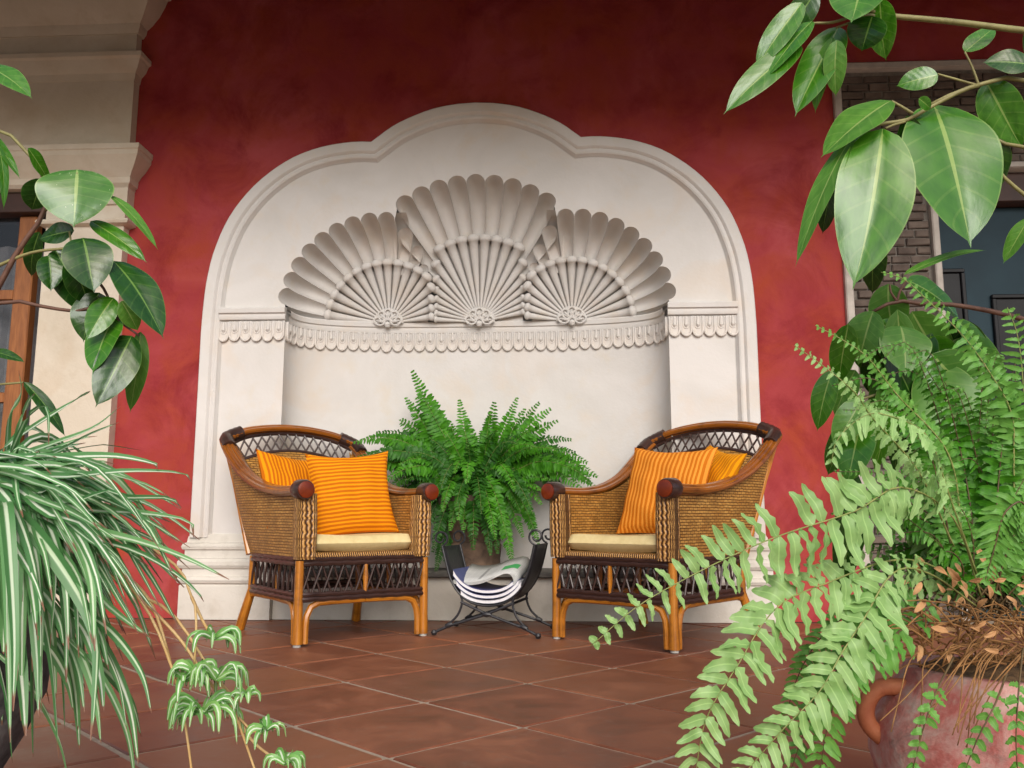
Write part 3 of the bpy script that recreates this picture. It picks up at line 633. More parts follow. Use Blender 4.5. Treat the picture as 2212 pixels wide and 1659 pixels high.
# ================================================================== WICKER ARMCHAIRS
CH_LABEL = ['wicker armchair holding the level striped orange pillow on its cream seat', 'wicker armchair holding amber and yellow striped pillows behind pale fern fronds']
def make_chair():
    root = thing('wicker_armchair', CH_LABEL[0], 'armchair', group='wicker armchairs beside the magazine rack')
    FX, FY, BX, BY = 0.283, -0.283, 0.262, 0.300
    ZA, ZB = 0.188, 0.326
    for sx in (-1, 1):
        mb = MB(); mb.tube([(sx * FX, FY, 0.010), (sx * FX, FY, 0.10), (sx * FX, FY, 0.33)], [0.021, 0.0185, 0.0175], 10)
        # pair of bent braces running with the leg
        mb.tube([(sx * (FX - 0.030), FY - .002, 0.010), (sx * (FX - 0.031), FY - .002, 0.08), (sx * (FX - 0.036), FY, 0.115), (sx * (FX - 0.052), FY, 0.148), (sx * (FX - 0.085), FY, 0.164), (sx * 0.12, FY, 0.167), (sx * 0.002, FY, 0.168)], 0.0135, 8)
        mb.tube([(sx * FX, FY + 0.030, 0.010), (sx * FX, FY + 0.031, 0.08), (sx * FX, FY + 0.038, 0.118), (sx * (FX - .002), FY + 0.058, 0.150), (sx * (FX - .004), FY + 0.095, 0.165), (sx * (FX - .018), 0.0, 0.167), (sx * (BX + .002), BY - 0.05, 0.167), (sx * BX, BY - .01, 0.160)], 0.0135, 8)
        leg = mb.build('leg', M['rattan'], root)
        mb = MB(); mb.lathe([(0.001, 0.0), (0.016, 0.0), (0.016, 0.011), (0.001, 0.0112)], (sx * FX, FY, 0), 12); mb.build('glide', M['glide'], leg)
        mb = MB(); mb.tube([(sx * 0.286, BY + 0.070, 0.008), (sx * 0.276, BY + 0.035, 0.09), (sx * BX, BY, 0.185), (sx * BX, BY, 0.33)], [0.023, 0.021, 0.019, 0.017], 10); leg = mb.build('leg', M['rattan'], root)
        mb = MB(); mb.lathe([(0.001, 0.0), (0.017, 0.0), (0.017, 0.010), (0.001, 0.0102)], (sx * 0.286, BY + .070, 0), 12); mb.build('glide', M['glide'], leg)
    cor = [(-FX - .008, FY - .008), (FX + .008, FY - .008), (BX + .008, BY + .008), (-BX - .008, BY + .008)]
    def loop(grow, rc=0.03):
        out = []
        for k in range(4):
            p = Vector(cor[k]) * (1 + grow); a = (Vector(cor[k - 1]) - p).normalized(); b = (Vector(cor[(k + 1) % 4]) - p).normalized()
            out += [p + a * rc, p + (a + b) * rc * 0.35, p + b * rc]
        return out
    for z, nm in ((ZA, 'lower_apron_ring'), (ZB, 'upper_apron_ring')):
        mb = MB(); 
        for dz, g in ((-0.009, 0.006), (0.009, 0.0)):
            L = loop(g); pts = []
            for k in range(len(L)):
                a, b = L[k], L[(k + 1) % len(L)]; m_ = max(1, int((b - a).length / 0.02))
                for q in range(m_): p = a.lerp(b, q / m_); pts.append((p.x, p.y, z + dz + 0.0015 * math.sin(len(pts) * 1.9)))
            mb.tube(pts, 0.0105, 7, closed=True)
        mb.build(nm, M['cane'], root)
    # crossed canes of the apron, each cane its own piece
    def cross(p0, p1, n, z0, z1, lean, out, r=0.0046, zf0=None, zf1=None):
        p0, p1 = Vector(p0), Vector(p1); L = (p1 - p0).length; d = (p1 - p0) / L; nr = Vector((d.y, -d.x))
        for k in range(n):
            for sgn in (-1, 1):
                c = (k + 0.5) / n * L; a = min(max(c - sgn * lean / 2, 0.004), L - 0.004); b = min(max(c + sgn * lean / 2, 0.004), L - 0.004)
                A = p0 + d * a + nr * (out + sgn * 0.004); B = p0 + d * b + nr * (out + sgn * 0.004); C = (A + B) / 2 + nr * sgn * 0.002 + d * RND.uniform(-.002, .002)
                za = zf0(a / L) if zf0 else z0; zb = zf1(b / L) if zf1 else z1
                mb = MB(); mb.tube([(A.x, A.y, za), (C.x, C.y, (za + zb) / 2), (B.x, B.y, zb)], r, 6); mb.build('cane', M['cane'], root)
    cross((-FX, FY - .004), (FX, FY - .004), 12, ZA, ZB, 0.050, 0.0)
    cross((FX + .004, FY), (BX + .004, BY), 10, ZA, ZB, 0.040, 0.0); cross((-BX - .004, BY), (-FX - .004, FY), 10, ZA, ZB, 0.040, 0.0)
    cross((BX, BY + .004), (-BX, BY + .004), 9, ZA, ZB, 0.050, 0.0)
    for x, y in ((0.0, FY - .010), (-FX + 0.02, 0.0), (FX - .02, 0.0)):
        mb = MB(); mb.tube([(x, y, ZA + .008), (x, y, (ZA + ZB) / 2), (x, y, ZB - .008)], [0.007, 0.011, 0.007], 8); mb.build('apron_post', M['rattan'], root)
    # seat deck with woven front roll
    mb = MB(); rows = []; uvs = []
    sec = [(FY - .012, .334), (FY - .016, .345), (FY - .010, .358), (FY + .02, .362), (BY + .0, .358)]
    for i in range(25):
        x = lerp(-0.262, 0.262, i / 24); rows.append([(x, y, z) for y, z in sec]); uvs.append([(x, k * 0.02) for k in range(len(sec))])
    mb.grid(rows, uvs); o = mb.build('seat_deck', M['weave_v'], root); o.data.flip_normals()
    # arms: woven walls with an outer and an inner skin and a woven front post
    def rail_pts(sx):
        return catmull([(sx * 0.288, -0.318, 0.612), (sx * 0.290, -0.22, 0.610), (sx * 0.294, -0.08, 0.612), (sx * 0.306, 0.08, 0.634), (sx * 0.322, 0.24, 0.686), (sx * 0.336, 0.375, 0.762), (sx * 0.340, 0.485, 0.838), (sx * 0.332, 0.540, 0.872)], 26)
    for sx in (-1, 1):
        RP = rail_pts(sx)
        def top_at(y):
            for a, b in zip(RP, RP[1:]):
                if a.y <= y <= b.y: return a.lerp(b, (y - a.y) / max(1e-6, b.y - a.y))
            return RP[-1] if y > RP[-1].y else RP[0]
        for off, nm in ((0.0, 'outer_arm_panel'), (-0.052, 'inner_arm_panel')):
            rows = []; uvs = []; mb = MB()
            for i in range(15):
                t = i / 14; r = []; u = []; y0 = lerp(-0.268, BY, t); y1 = lerp(-0.268, 0.50, t); tp = top_at(y1)
                for j in range(9):
                    s = j / 8; x = sx * (lerp(lerp(FX + .012, BX + .012, t), abs(tp.x), s ** 0.8) + off + 0.006 * math.sin(s * math.pi)); z = lerp(0.335, tp.z - 0.014, s)
                    r.append((x, lerp(y0, y1, s), z)); u.append((lerp(y0, y1, s), z))
                rows.append(r); uvs.append(u)
            mb.grid(rows, uvs); o = mb.build(nm, M['weave'], root)
        mb = MB(); rows = []; uvs = []
        for j in range(9):
            s = j / 8; z = lerp(0.335, 0.595, s); cxp = sx * (0.262 + 0.004 * s); r = []; u = []; bul = 0.004 * math.sin(s * math.pi)
            for k in range(20):
                a = 2 * math.pi * k / 20; ca, sa = math.cos(a), math.sin(a)
                dx = (0.042 + bul) * math.copysign(abs(ca) ** 0.55, ca); dy = 0.030 * math.copysign(abs(sa) ** 0.55, sa); r.append((cxp + dx, -0.278 + dy, z)); u.append((k / 20 * 0.23, z))
            rows.append(r); uvs.append(u)
        mb.grid(rows, uvs, close=True); mb.build('arm_post', M['weave_v'], root, angle=180)
        # arm rail: bundle of poles
        mb = MB()
        for ox, oz, rr in ((-0.024, -0.006, 0.0125), (-0.008, 0.006, 0.0125), (0.009, 0.007, 0.0125), (0.025, -0.005, 0.0125), (0, -0.010, 0.016)):
            mb.tube([p + Vector((ox, 0, oz)) for p in RP], rr, 8)
        ar = mb.build('arm_rail', M['rail'], root)
        mb = MB(); e = RP[0]
        mb.tube([e + Vector((0, .062, -.002)), e + Vector((0, .05, -.002)), e + Vector((0, .0, -.004)), e + Vector((0, -.012, -.004))], [0.037, 0.041, 0.041, 0.037], 20); mb.build('rail_binding', M['cane'], ar)
        mb = MB(); mb.tube([e + Vector((0, -.010, -.004)), e + Vector((0, -.018, -.004)), e + Vector((0, -.021, -.004)), e + Vector((0, -.0215, -.004))], [0.034, 0.033, 0.024, 0.001], 20); mb.build('end_cap', M['cap'], ar)
        # slanting rear pole
        mb = MB(); mb.tube([(sx * 0.334, 0.544, 0.845), (sx * 0.308, 0.462, 0.66), (sx * 0.276, 0.322, 0.335)], 0.0135, 8); mb.build('rear_pole', M['rattan'], root)
    # top rail with wrapped corners
    TP = catmull([(-0.332, 0.540, 0.872), (-0.24, 0.564, 0.912), (-0.12, 0.576, 0.934), (0, 0.580, 0.941), (0.12, 0.576, 0.934), (0.24, 0.564, 0.912), (0.332, 0.540, 0.872)], 25)
    mb = MB()
    for oy, oz, rr in ((-0.020, -0.003, 0.0125), (-0.005, 0.007, 0.0125), (0.011, 0.006, 0.0125), (0.022, -0.006, 0.0115), (0, -0.010, 0.014)): mb.tube([p + Vector((0, oy, oz)) for p in TP], rr, 8)
    tr = mb.build('top_rail', M['rail'], root)
    for sx in (-1, 1):
        pts = catmull([(sx * 0.341, 0.468, 0.826), (sx * 0.339, 0.512, 0.857), (sx * 0.330, 0.541, 0.874), (sx * 0.298, 0.552, 0.890), (sx * 0.258, 0.560, 0.906)], 14)
        mb = MB(); mb.tube(pts, [0.032 + 0.0018 * (k % 2) for k in range(14)], 14); mb.build('corner_binding', M['cane'], tr)
    lo = lambda x: 0.824 - 0.8 * x * x; yb = lambda x: 0.548 - 0.25 * x * x
    X = [lerp(-0.315, 0.315, k / 18) for k in range(19)]
    mb = MB(); mb.tube([(x, yb(x) - 0.012, lo(x)) for x in X], 0.0105, 8); mb.tube([(x, yb(x) - .004, lo(x) - .018) for x in X], 0.007, 8); mb.build('mid_rail', M['cane'], root)
    mb = MB(); mb.tube([(p.x * .95, p.y - .004, p.z - 0.026) for p in TP], 0.010, 8); mb.build('upper_binding', M['cane'], root)
    topz = lambda x: 0.910 - 0.66 * x * x
    n = 13
    for k in range(n):
        for sg in (-1, 1):
            c = lerp(-0.292, 0.292, (k + .5) / n); a = max(-.305, min(.305, c - sg * 0.026)); b = max(-.305, min(.305, c + sg * 0.026))
            mb = MB(); mb.tube([(a, yb(a) - .010 + sg * .003, lo(a)), ((a + b) / 2, yb(c) + sg * .005, (lo(c) + topz(c)) / 2), (b, yb(b) + .012 + sg * .003, topz(b))], 0.0045, 6); mb.build('cane', M['cane'], root)
    # woven back
    rows = []; uvs = []; mb = MB()
    for i in range(21):
        x = lerp(-0.315, 0.315, i / 20); r = []; u = []
        for j in range(11):
            s = j / 10; xx = x * lerp(0.82, 1.0, s); z = lerp(0.34, lo(x) - .01, s); y = lerp(0.285, yb(x) - .006, s ** 1.1) + 0.012 * math.sin(s * math.pi); r.append((xx, y, z)); u.append((xx, z))
        rows.append(r); uvs.append(u)
    mb.grid(rows, uvs); o = mb.build('back_panel', M['weave'], root)
    sd = o.modifiers.new('thick', 'SOLIDIFY'); sd.thickness = 0.016
    return root
chair = make_chair(); chair2 = copy_tree(chair); chair2['label'] = CH_LABEL[1]
CPOS = [((-0.558, -0.502, 0), R(39)), ((0.810, -0.567, 0), R(-39))]
for c, (l, a) in zip((chair, chair2), CPOS): c.location = l; c.rotation_euler = (0, 0, a)
def in_chair(k, p):
    l, a = CPOS[k]; return Vector(l) + Matrix.Rotation(a, 3, 'Z') @ Vector(p)
def cushion(name, label, k, m):
    mb = MB(); nx, ny = 22, 20; W, D, H = 0.462, 0.50, 0.066; rows = []; tops = []
    for half_ in (0, 1):
        rows = []; uvs = []
        for i in range(nx + 1):
            r = []; u = []
            for j in range(ny + 1):
                a, b = 2 * i / nx - 1, 2 * j / ny - 1; e = (1 - abs(a) ** 22) * (1 - abs(b) ** 22); e = max(0, e) ** 0.30; a = math.copysign(abs(a) ** 0.8, a); b = math.copysign(abs(b) ** 0.8, b)
                sq = 1 - 0.02 * (1 - abs(b)); z = H / 2 * e * (1 if half_ else -1) + 0.004 * math.sin(a * 3 + b * 2) * e
                r.append((a * W / 2 * sq, b * D / 2, H / 2 + z)); u.append((a * W / 2, b * D / 2))
            rows.append(r); uvs.append(u)
        mb.grid(rows, uvs)
    o = mb.build(name, m, angle=70); o.location = in_chair(k, (0, -0.035, 0.362)); o.rotation_euler = (0, 0, CPOS[k][1])
    # piped seam along the front edge
    return tag(o, label, 'cushion', 'cream seat cushions')
cushion('seat_cushion', 'flat cream seat cushion under the level striped orange pillow', 0, M['cream'])
cushion('seat_cushion', 'flat cream seat cushion under the large amber pillow', 1, M['cream'])
def pillow(label, k, loc, rot, S, T, m, vert, group='orange striped throw pillows'):
    mb = MB(); n = 22
    for sg in (-1, 1):
        rows = []; uvs = []
        for i in range(n + 1):
            r = []; u = []
            for j in range(n + 1):
                a, b = 2 * i / n - 1, 2 * j / n - 1
                e = max(0, (1 - a ** 2)) * max(0, (1 - b ** 2)); th = T / 2 * (e ** 0.42)
                kx = 1 - 0.10 * (1 - b * b) * (a * a) * (1.3 if a > 0 else .8); ky = 1 - 0.105 * (1 - a * a) * (b * b) * (1.25 if b > 0 else .6)
                wr = 0.006 * math.sin(a * 8 + b * 5 + k) * math.sin(b * 6 - a * 3) * e ** .3 - 0.012 * math.exp(-((a + .35 + b * .3) ** 2) * 60) * max(0, -b) * e ** .3
                r.append((a * S / 2 * kx, sg * th + wr, b * S / 2 * ky)); u.append((b * 0.5 + .5, a * 0.5 + .5) if not vert else (a * 0.5 + .5, b * .5 + .5))
            rows.append(r); uvs.append(u)
        mb.grid(rows, uvs)
    o = mb.build('throw_pillow', m, angle=180)
    l, az = CPOS[k]; o.location = in_chair(k, loc); o.rotation_euler = (Matrix.Rotation(az, 4, 'Z') @ Matrix.Rotation(rot[2], 4, 'Z') @ Matrix.Rotation(rot[0], 4, 'X') @ Matrix.Rotation(rot[1], 4, 'Y')).to_euler()
    return tag(o, label, 'pillow', group)
pillow('bright orange pillow with level stripes propped in front of another pillow', 0, (0.045, -0.055, 0.605), (R(-16), R(-4), R(-10)), 0.385, 0.13, M['stripe'], False)
pillow('orange pillow with upright stripes tucked behind the level striped pillow', 0, (-0.125, 0.165, 0.61), (R(-24), R(6), R(18)), 0.385, 0.12, M['stripe'], True)
pillow('large amber pillow with upright stripes leaning in front of a yellow one', 1, (0.055, 0.055, 0.612), (R(-20), R(3), R(4)), 0.41, 0.13, M['stripe2'], True)
pillow('yellow striped pillow peeking out behind the large amber pillow', 1, (0.165, 0.225, 0.64), (R(-26), R(12), R(-30)), 0.36, 0.10, M['stripe3'], True)

# ================================================================== MAGAZINE RACK
RX, RY, RA = 0.140, -0.425, R(-11)
rack = thing('magazine_rack', 'black wrought iron magazine rack on crossed legs between the armchairs', 'magazine rack', (RX, RY, 0), RA)
SEC = [(-0.205, 0.375), (-0.185, 0.30), (-0.165, 0.235), (-0.125, 0.175), (-0.07, 0.138), (0.0, 0.126), (0.07, 0.138), (0.125, 0.175), (0.165, 0.235), (0.188, 0.30), (0.208, 0.385)]
SECC = [(p.x, p.z) for p in catmull([(x, 0, z) for x, z in SEC], 31)]
DY = 0.13
mb = MB(); mb.grid([[(x, y, z) for x, z in SECC] for y in (-DY, -DY / 2, 0, DY / 2, DY)]); sheet = mb.build('cradle', M['iron'], rack); md = sheet.modifiers.new('t', 'SOLIDIFY'); md.thickness = 0.003
for y in (-DY, DY):
    mb = MB(); mb.tube([(x, y, z) for x, z in SECC], 0.0055, 8); mb.build('cradle_bar', M['iron'], rack)
    for sx in (-1, 1):
        e = SECC[0] if sx < 0 else SECC[-1]; pts = []
        for k in range(22):
            a = R(-60 + k * 20); rr = 0.034 * (1 - 0.028 * k) ; pts.append((e[0] + sx * (-0.004 + 0.0) + sx * (rr * math.cos(a) * -1 + 0.012), y + (0.0), e[1] + 0.034 + rr * math.sin(a)))
        mb = MB(); mb.tube([(e[0], y, e[1])] + pts, 0.0048, 7); mb.build('scroll', M['iron'], rack)
        # cabriole stay and spreading foot
        mb = MB(); st = catmull([(sx * 0.118, y, 0.170), (sx * 0.112, y, 0.135), (sx * 0.130, y * 1.05, 0.085), (sx * 0.168, y * 1.12, 0.046)], 12); mb.tube(st, 0.0052, 7); mb.build('stay', M['iron'], rack)
    for sx in (-1, 1):
        mb = MB(); mb.tube([(-sx * 0.118, y, 0.140), (0, y * 1.04, 0.092), (sx * 0.165, y * 1.12, 0.040), (sx * 0.225, y * 1.2, 0.014)], 0.0062, 8); lg = mb.build('leg', M['iron'], rack)
        mb = MB(); mb.lathe([(0.001, 0), (0.010, 0.003), (0.014, 0.012), (0.010, 0.022), (0.001, 0.025)], (sx * 0.228, y * 1.21, 0), 12); mb.build('ball_foot', M['iron'], lg)
        mb = MB(); mb.tube([(sx * 0.150, y * 1.10, 0.048), (sx * 0.165, y * 1.12, 0.044), (sx * 0.180, y * 1.13, 0.038)], [0.008, 0.012, 0.008], 8); mb.build('collar', M['iron'], lg)
    mb = MB(); mb.tube([(-0.02, y * 1.04 - .004, 0.090), (0, y * 1.04 - .004, 0.092), (0.02, y * 1.04 - .004, 0.090)], [0.006, 0.013, 0.006], 8); mb.build('cross_knot', M['iron'], rack)
def sec_at(x):
    for a, b in zip(SECC, SECC[1:]):
        if a[0] <= x <= b[0]: return lerp(a[1], b[1], (x - a[0]) / (b[0] - a[0]))
    return SECC[-1][1]
def on_rack(p): return Matrix.Translation((RX, RY, 0)) @ Matrix.Rotation(RA, 4, 'Z') @ Vector(p)
MAGS = [('magazine with thick white page block lying lowest in the iron rack', 0.010, 0.013, -0.115, 0.150, 'cover2'),
        ('magazine with dark blue cover in the middle of the rack pile', 0.030, 0.014, -0.135, 0.140, 'cover'),
        ('magazine with curved white pages just under the folded newspaper', 0.052, 0.014, -0.150, 0.115, 'cover')]
for lb, base, th, x0, x1, cv in MAGS:
    root = thing('magazine', lb, 'magazine', tuple(on_rack((0, 0, 0.126 + base))), RA, 'magazines in the iron rack')
    y0, y1 = -DY - 0.010, DY + .004
    def slab(m0, m1, g):
        mb = MB(); rows = []
        for i in range(19):
            x = lerp(x0 - g, x1 + g, i / 18); sl = 1 / max(0.45, math.cos(math.atan((sec_at(min(x + .01, .2)) - sec_at(max(x - .01, -.2))) / .02))); zz = (sec_at(x) - 0.126) * 0.86
            rows.append([(x, y0 - g, zz + m0 * sl), (x, y1 + g, zz + m0 * sl), (x, y1 + g, zz + m1 * sl), (x, y0 - g, zz + m1 * sl)])
        ids = mb.grid(rows, close=True); mb.face(ids[0]); mb.face(ids[-1][::-1]); return mb
    slab(0.0016, th - .0016, 0).build('pages', M['paper'], root, angle=30)
    slab(th - .0014, th, 0.001).build('cover', M[cv], root, angle=30); slab(0, 0.0014, 0.001).build('cover', M[cv], root, angle=30)
# folded newspaper, its right side rolled over
nw = thing('newspaper', 'folded newspaper with green advert curled on top of the magazines', 'newspaper', tuple(on_rack((0, 0, 0.20))), RA)
def news(lift, sh, name, cut):
    pth = catmull([(-0.165 + sh, 0, 0.018 + lift), (-0.10, 0, 0.010 + lift), (-0.03, 0, 0.018 + lift), (0.03, 0, 0.042 + lift * .8), (0.085, 0, 0.064 - lift * .2), (0.118 - sh, 0, 0.058 - lift * .4), (0.128 - sh, 0, 0.030 + lift * .2), (0.112, 0, 0.006 + lift * .5), (0.085, 0, 0.002 + lift * .6)][:cut], 30)
    rows = []; uvs = []; mb = MB(); L = 0
    for i, p in enumerate(pth):
        if i: L += (pth[i] - pth[i - 1]).length
        tl = 0.030 * (1 - i / 29); rows.append([(p.x, y, p.z + (y + DY) * 0.20) for y in (-DY, -DY / 3, DY / 3, DY + .02)]); uvs.append([(L, (y + DY) * 0.9) for y in (-DY, -DY / 3, DY / 3, DY + .02)])
    mb.grid(rows, uvs); o = mb.build(name, M['news'], nw, angle=180); sd = o.modifiers.new('t', 'SOLIDIFY'); sd.thickness = 0.0022; return o
for q in range(4): news(0.0035 * q, 0.004 * q, 'sheet', 9)

# ================================================================== FERN POT ON THE LEDGE
FPX, FPY, LZ = -0.005, 0.12, 0.2355
fp = thing('clay_planter', 'aged brown clay planter holding the fern on the niche ledge', 'planter', (FPX, FPY, LZ))
wob = lambda k, z: 1 + 0.012 * math.sin(k * 1.3 + z * 30)
mb = MB(); ids = mb.lathe([(0.001, 0), (0.135, 0.0), (0.140, 0.02), (0.132, 0.03), (0.130, 0.06), (0.136, 0.10), (0.140, 0.125), (0.132, 0.138), (0.150, 0.19), (0.172, 0.26), (0.184, 0.315), (0.192, 0.33), (0.196, 0.355), (0.190, 0.372), (0.174, 0.372), (0.166, 0.34)], seg=36, wob=wob)
mb.build('body', M['fernpot'], fp)
mb = MB(); ids = mb.lathe([(0.168, 0.345), (0.12, 0.35), (0.05, 0.352), (0.001, 0.352)], seg=24); mb.build('soil', M['soil'], fp)

# ================================================================== PLANTS
def frond(parent, pts, plen, nrm, mats, name='frond', n=None, ratio=0.17, start=0.12, droop=0.25, fwd=0.28, gap=1.0, peak=0.35, rr=0.0016, curl=0.0, tipmin=0.10, npp=34, ruf=0.0):
    """one pinnate frond: rachis plus paired leaflets, all in one mesh"""
    STN = ((0.0, 0.35), (0.22, 1.0), (0.5, 0.95), (0.78, 0.68), (1.0, 0.06)) if not ruf else ((0.0, 0.4), (0.12, .98), (0.26, 1.0), (0.40, .98), (0.54, .92), (0.68, .80), (0.82, .60), (0.93, .36), (1.0, 0.08))
    pts = catmull(pts, npp); L = sum((pts[i + 1] - pts[i]).length for i in range(npp - 1)); mb = MB()
    mb.tube(pts, [lerp(rr, rr * 0.35, i / (npp - 1)) for i in range(npp)], 5, m=1)
    step = plen * ratio * 1.75 * gap; n = n or max(8, int(L * (1 - start) / step))
    for k in range(n):
        s = start + (1 - start) * (k + 0.5) / n; f = s * (npp - 1); i = min(npp - 2, int(f)); p = pts[i].lerp(pts[i + 1], f - i)
        T = (pts[i + 1] - pts[i]).normalized(); N = (nrm - T * nrm.dot(T)); N = N.normalized() if N.length > 1e-4 else T.orthogonal(); B = T.cross(N)
        sh = min(1, 0.55 + 0.45 * (s - start) / max(1e-3, peak - start)) if s < peak else max(tipmin, 1 - ((s - peak) / (1 - peak)) ** 1.5 * (1 - tipmin))
        for sg in (-1, 1):
            if RND.random() < 0.015: continue
            l = plen * sh * RND.uniform(.9, 1.08); wd = max(l * ratio, plen * ratio * 0.45) * RND.uniform(.85, 1.1)
            d = (B * sg + T * (fwd + 0.25 * s) + N * RND.uniform(-.22, .22) + T * RND.uniform(-.14, .14)).normalized()
            dr = droop * RND.uniform(.6, 1.3); tw = RND.uniform(-.6, .6) + curl; nn = (N + B * sg * 0.25 + T * tw).normalized(); wv = T - d * T.dot(d); wv = (wv - nn * wv.dot(nn)).normalized()
            ids = []; ph = RND.uniform(0, 6); off = T * RND.uniform(-.15, .15) * step
            for qi, (a, wdt) in enumerate(STN):
                c = p + off + d * l * a + Vector((0, 0, -1)) * l * dr * a * a + nn * (0.07 * l * math.sin(ph + a * 7)) + wv * (0.05 * l * math.sin(ph * 1.7 + a * 3) * a)
                e = wdt * wd; ids.append([mb.vert(c + wv * e * q * (1 + ruf * (0.5 if (qi + (q > 0)) % 2 else -0.5)) + nn * (0.22 * e * (abs(q) - 0.4) + ruf * 1.6 * e * abs(q) * (1 if (qi + (q > 0)) % 2 else -1)), (q, a)) for q in (-1, 0, 1)])
            for a in range(len(STN) - 1):
                for b in range(2): mb.face((ids[a][b], ids[a][b + 1], ids[a + 1][b + 1], ids[a + 1][b]), 0)
    return mb.build(name, mats, parent, world=True, angle=180)

# ---- Boston fern in the niche planter
fern = thing('boston_fern', 'lush green fern spilling over the clay planter inside the shell niche', 'fern', (FPX, FPY, LZ + 0.352))
crown = Vector((FPX, FPY, LZ + 0.355))
def fern_to(tx, ty, Y, plen, mt, lift=0.12, side=None):
    d = Vector(P(tx, ty, 1) - CAMLOC); tip = CAMLOC + d * ((Y - CAMLOC.y) / d.y); base = crown + Vector(((tip.x - crown.x) * 0.12 + RND.uniform(-.03, .03), RND.uniform(-.05, .03), 0))
    mid = base.lerp(tip, 0.5) + Vector((0, 0, lift)); q = base.lerp(tip, 0.22) + Vector((0, 0, lift * 0.75)); q2 = base.lerp(tip, .78) + Vector((0, 0, lift * .62))
    n = Vector((0.25 * RND.uniform(-1, 1), -0.85, 0.55)); frond(fern, [base, q, mid, q2, tip], plen, n, [mt, M['rachis']], droop=0.22, ratio=0.20, gap=0.70, start=0.10, peak=0.5, tipmin=0.16, curl=RND.uniform(-.3, .3))
G, GD = M['fern'], M['fern_deep']
UPR = [(890, 800, .12, .055, .02), (876, 858, .15, .050, .04), (900, 835, .05, .055, .03), (992, 862, .10, .045, .0), (868, 905, .10, .05, .06), (1118, 858, .12, .045, .02), (1068, 868, .08, .05, .0), (1190, 882, .05, .05, .08), (1165, 868, .10, .045, .05), (960, 930, .0, .045, .04), (1010, 905, .15, .05, .02), (930, 885, .18, .05, .04)]
for x, y, Y, pl, lf in UPR + [(x + RND.uniform(-22, 22), y + RND.uniform(20, 60), Y + RND.uniform(-.06, .04), pl, lf) for x, y, Y, pl, lf in UPR]: fern_to(x, y, Y, pl * 1.35, G, lf)
LAT = [(764, 955, .0, .052, .14), (790, 985, -.08, .05, .12), (812, 935, .08, .05, .12), (800, 1010, -.02, .05, .10), (835, 1035, -.12, .05, .12), (1292, 1030, .0, .052, .15), (1270, 1000, .05, .05, .15), (1235, 950, .12, .045, .12), (1255, 1055, -.1, .05, .14), (1220, 1020, .1, .05, .13), (850, 985, .15, .05, .1), (1205, 975, .02, .045, .12), (838, 1060, .02, .05, .14), (1275, 1045, .12, .05, .16)]
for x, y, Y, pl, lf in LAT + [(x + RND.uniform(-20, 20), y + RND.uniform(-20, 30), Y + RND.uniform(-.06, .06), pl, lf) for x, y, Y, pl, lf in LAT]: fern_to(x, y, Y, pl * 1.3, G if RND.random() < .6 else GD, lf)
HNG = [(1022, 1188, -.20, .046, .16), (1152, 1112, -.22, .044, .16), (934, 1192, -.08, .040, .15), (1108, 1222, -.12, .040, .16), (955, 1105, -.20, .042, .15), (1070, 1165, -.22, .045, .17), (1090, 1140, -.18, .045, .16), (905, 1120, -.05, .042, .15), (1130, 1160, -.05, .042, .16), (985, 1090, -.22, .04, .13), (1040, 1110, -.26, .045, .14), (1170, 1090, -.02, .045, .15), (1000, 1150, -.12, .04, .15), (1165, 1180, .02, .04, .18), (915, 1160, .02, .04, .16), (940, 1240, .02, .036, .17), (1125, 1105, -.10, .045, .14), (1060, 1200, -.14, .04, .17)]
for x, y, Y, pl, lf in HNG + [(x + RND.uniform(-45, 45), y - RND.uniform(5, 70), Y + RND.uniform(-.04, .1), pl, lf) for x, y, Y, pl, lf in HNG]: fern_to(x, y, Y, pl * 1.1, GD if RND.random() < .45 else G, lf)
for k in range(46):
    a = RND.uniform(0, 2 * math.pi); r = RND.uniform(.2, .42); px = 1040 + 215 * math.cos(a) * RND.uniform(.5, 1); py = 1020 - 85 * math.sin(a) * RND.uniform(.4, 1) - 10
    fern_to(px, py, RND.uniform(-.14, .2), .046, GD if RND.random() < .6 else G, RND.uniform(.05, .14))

# ---- broad leaves
def leaf(parent, mat, base, tip, wd, nrm, arch=0.06, fold=0.18, shape=0.84, wave=0.03, name='leaf', pet=0.0):
    base, tip = Vector(base), Vector(tip); ax = tip - base; L = ax.length; d = ax / L; N = nrm - d * nrm.dot(d); N.normalize(); B = d.cross(N)
    NU, NV = 22, 10; mb = MB(); rows = []; uvs = []; ph = RND.uniform(0, 6)
    for i in range(NU + 1):
        s = i / NU; ws = max(0, math.sin(math.pi * min(1, s / 0.94) ** shape)) ** 0.62 if s < 0.94 else 0
        ws = max(ws, 0.05 * (1 - s) / 0.06 if s >= 0.94 else 0.0, 0.03 if 0.0 < s < .9 else 0.0); c = base + ax * s + N * (arch * L * 4 * s * (1 - s)) + B * 0.02 * L * math.sin(3 * s + ph); r = []; u = []
        if s > 0.86: ws = max(ws, 0.10 * (1 - (s - 0.86) / 0.14))
        for j in range(NV + 1):
            t = 2 * j / NV - 1; e = wd / 2 * ws * t
            r.append(c + B * e + N * (fold * abs(e) - 0.9 * fold * abs(e) * abs(t) * .5 + wave * wd * math.sin(9 * s + ph + (2 if t > 0 else 0)) * t * t * ws)); u.append((t, s))
        rows.append(r); uvs.append(u)
    mb.grid(rows, uvs); return mb.build(name, mat, parent, world=True, angle=180)
def stem(parent, pts, r0, r1, mat, name='stem', n=14):
    q = catmull(pts, n) if len(pts) > 2 else [Vector(p) for p in pts]; mb = MB(); mb.tube(q, [lerp(r0, r1, i / (len(q) - 1)) for i in range(len(q))], 8); return mb.build(name, mat, parent, world=True, angle=180)
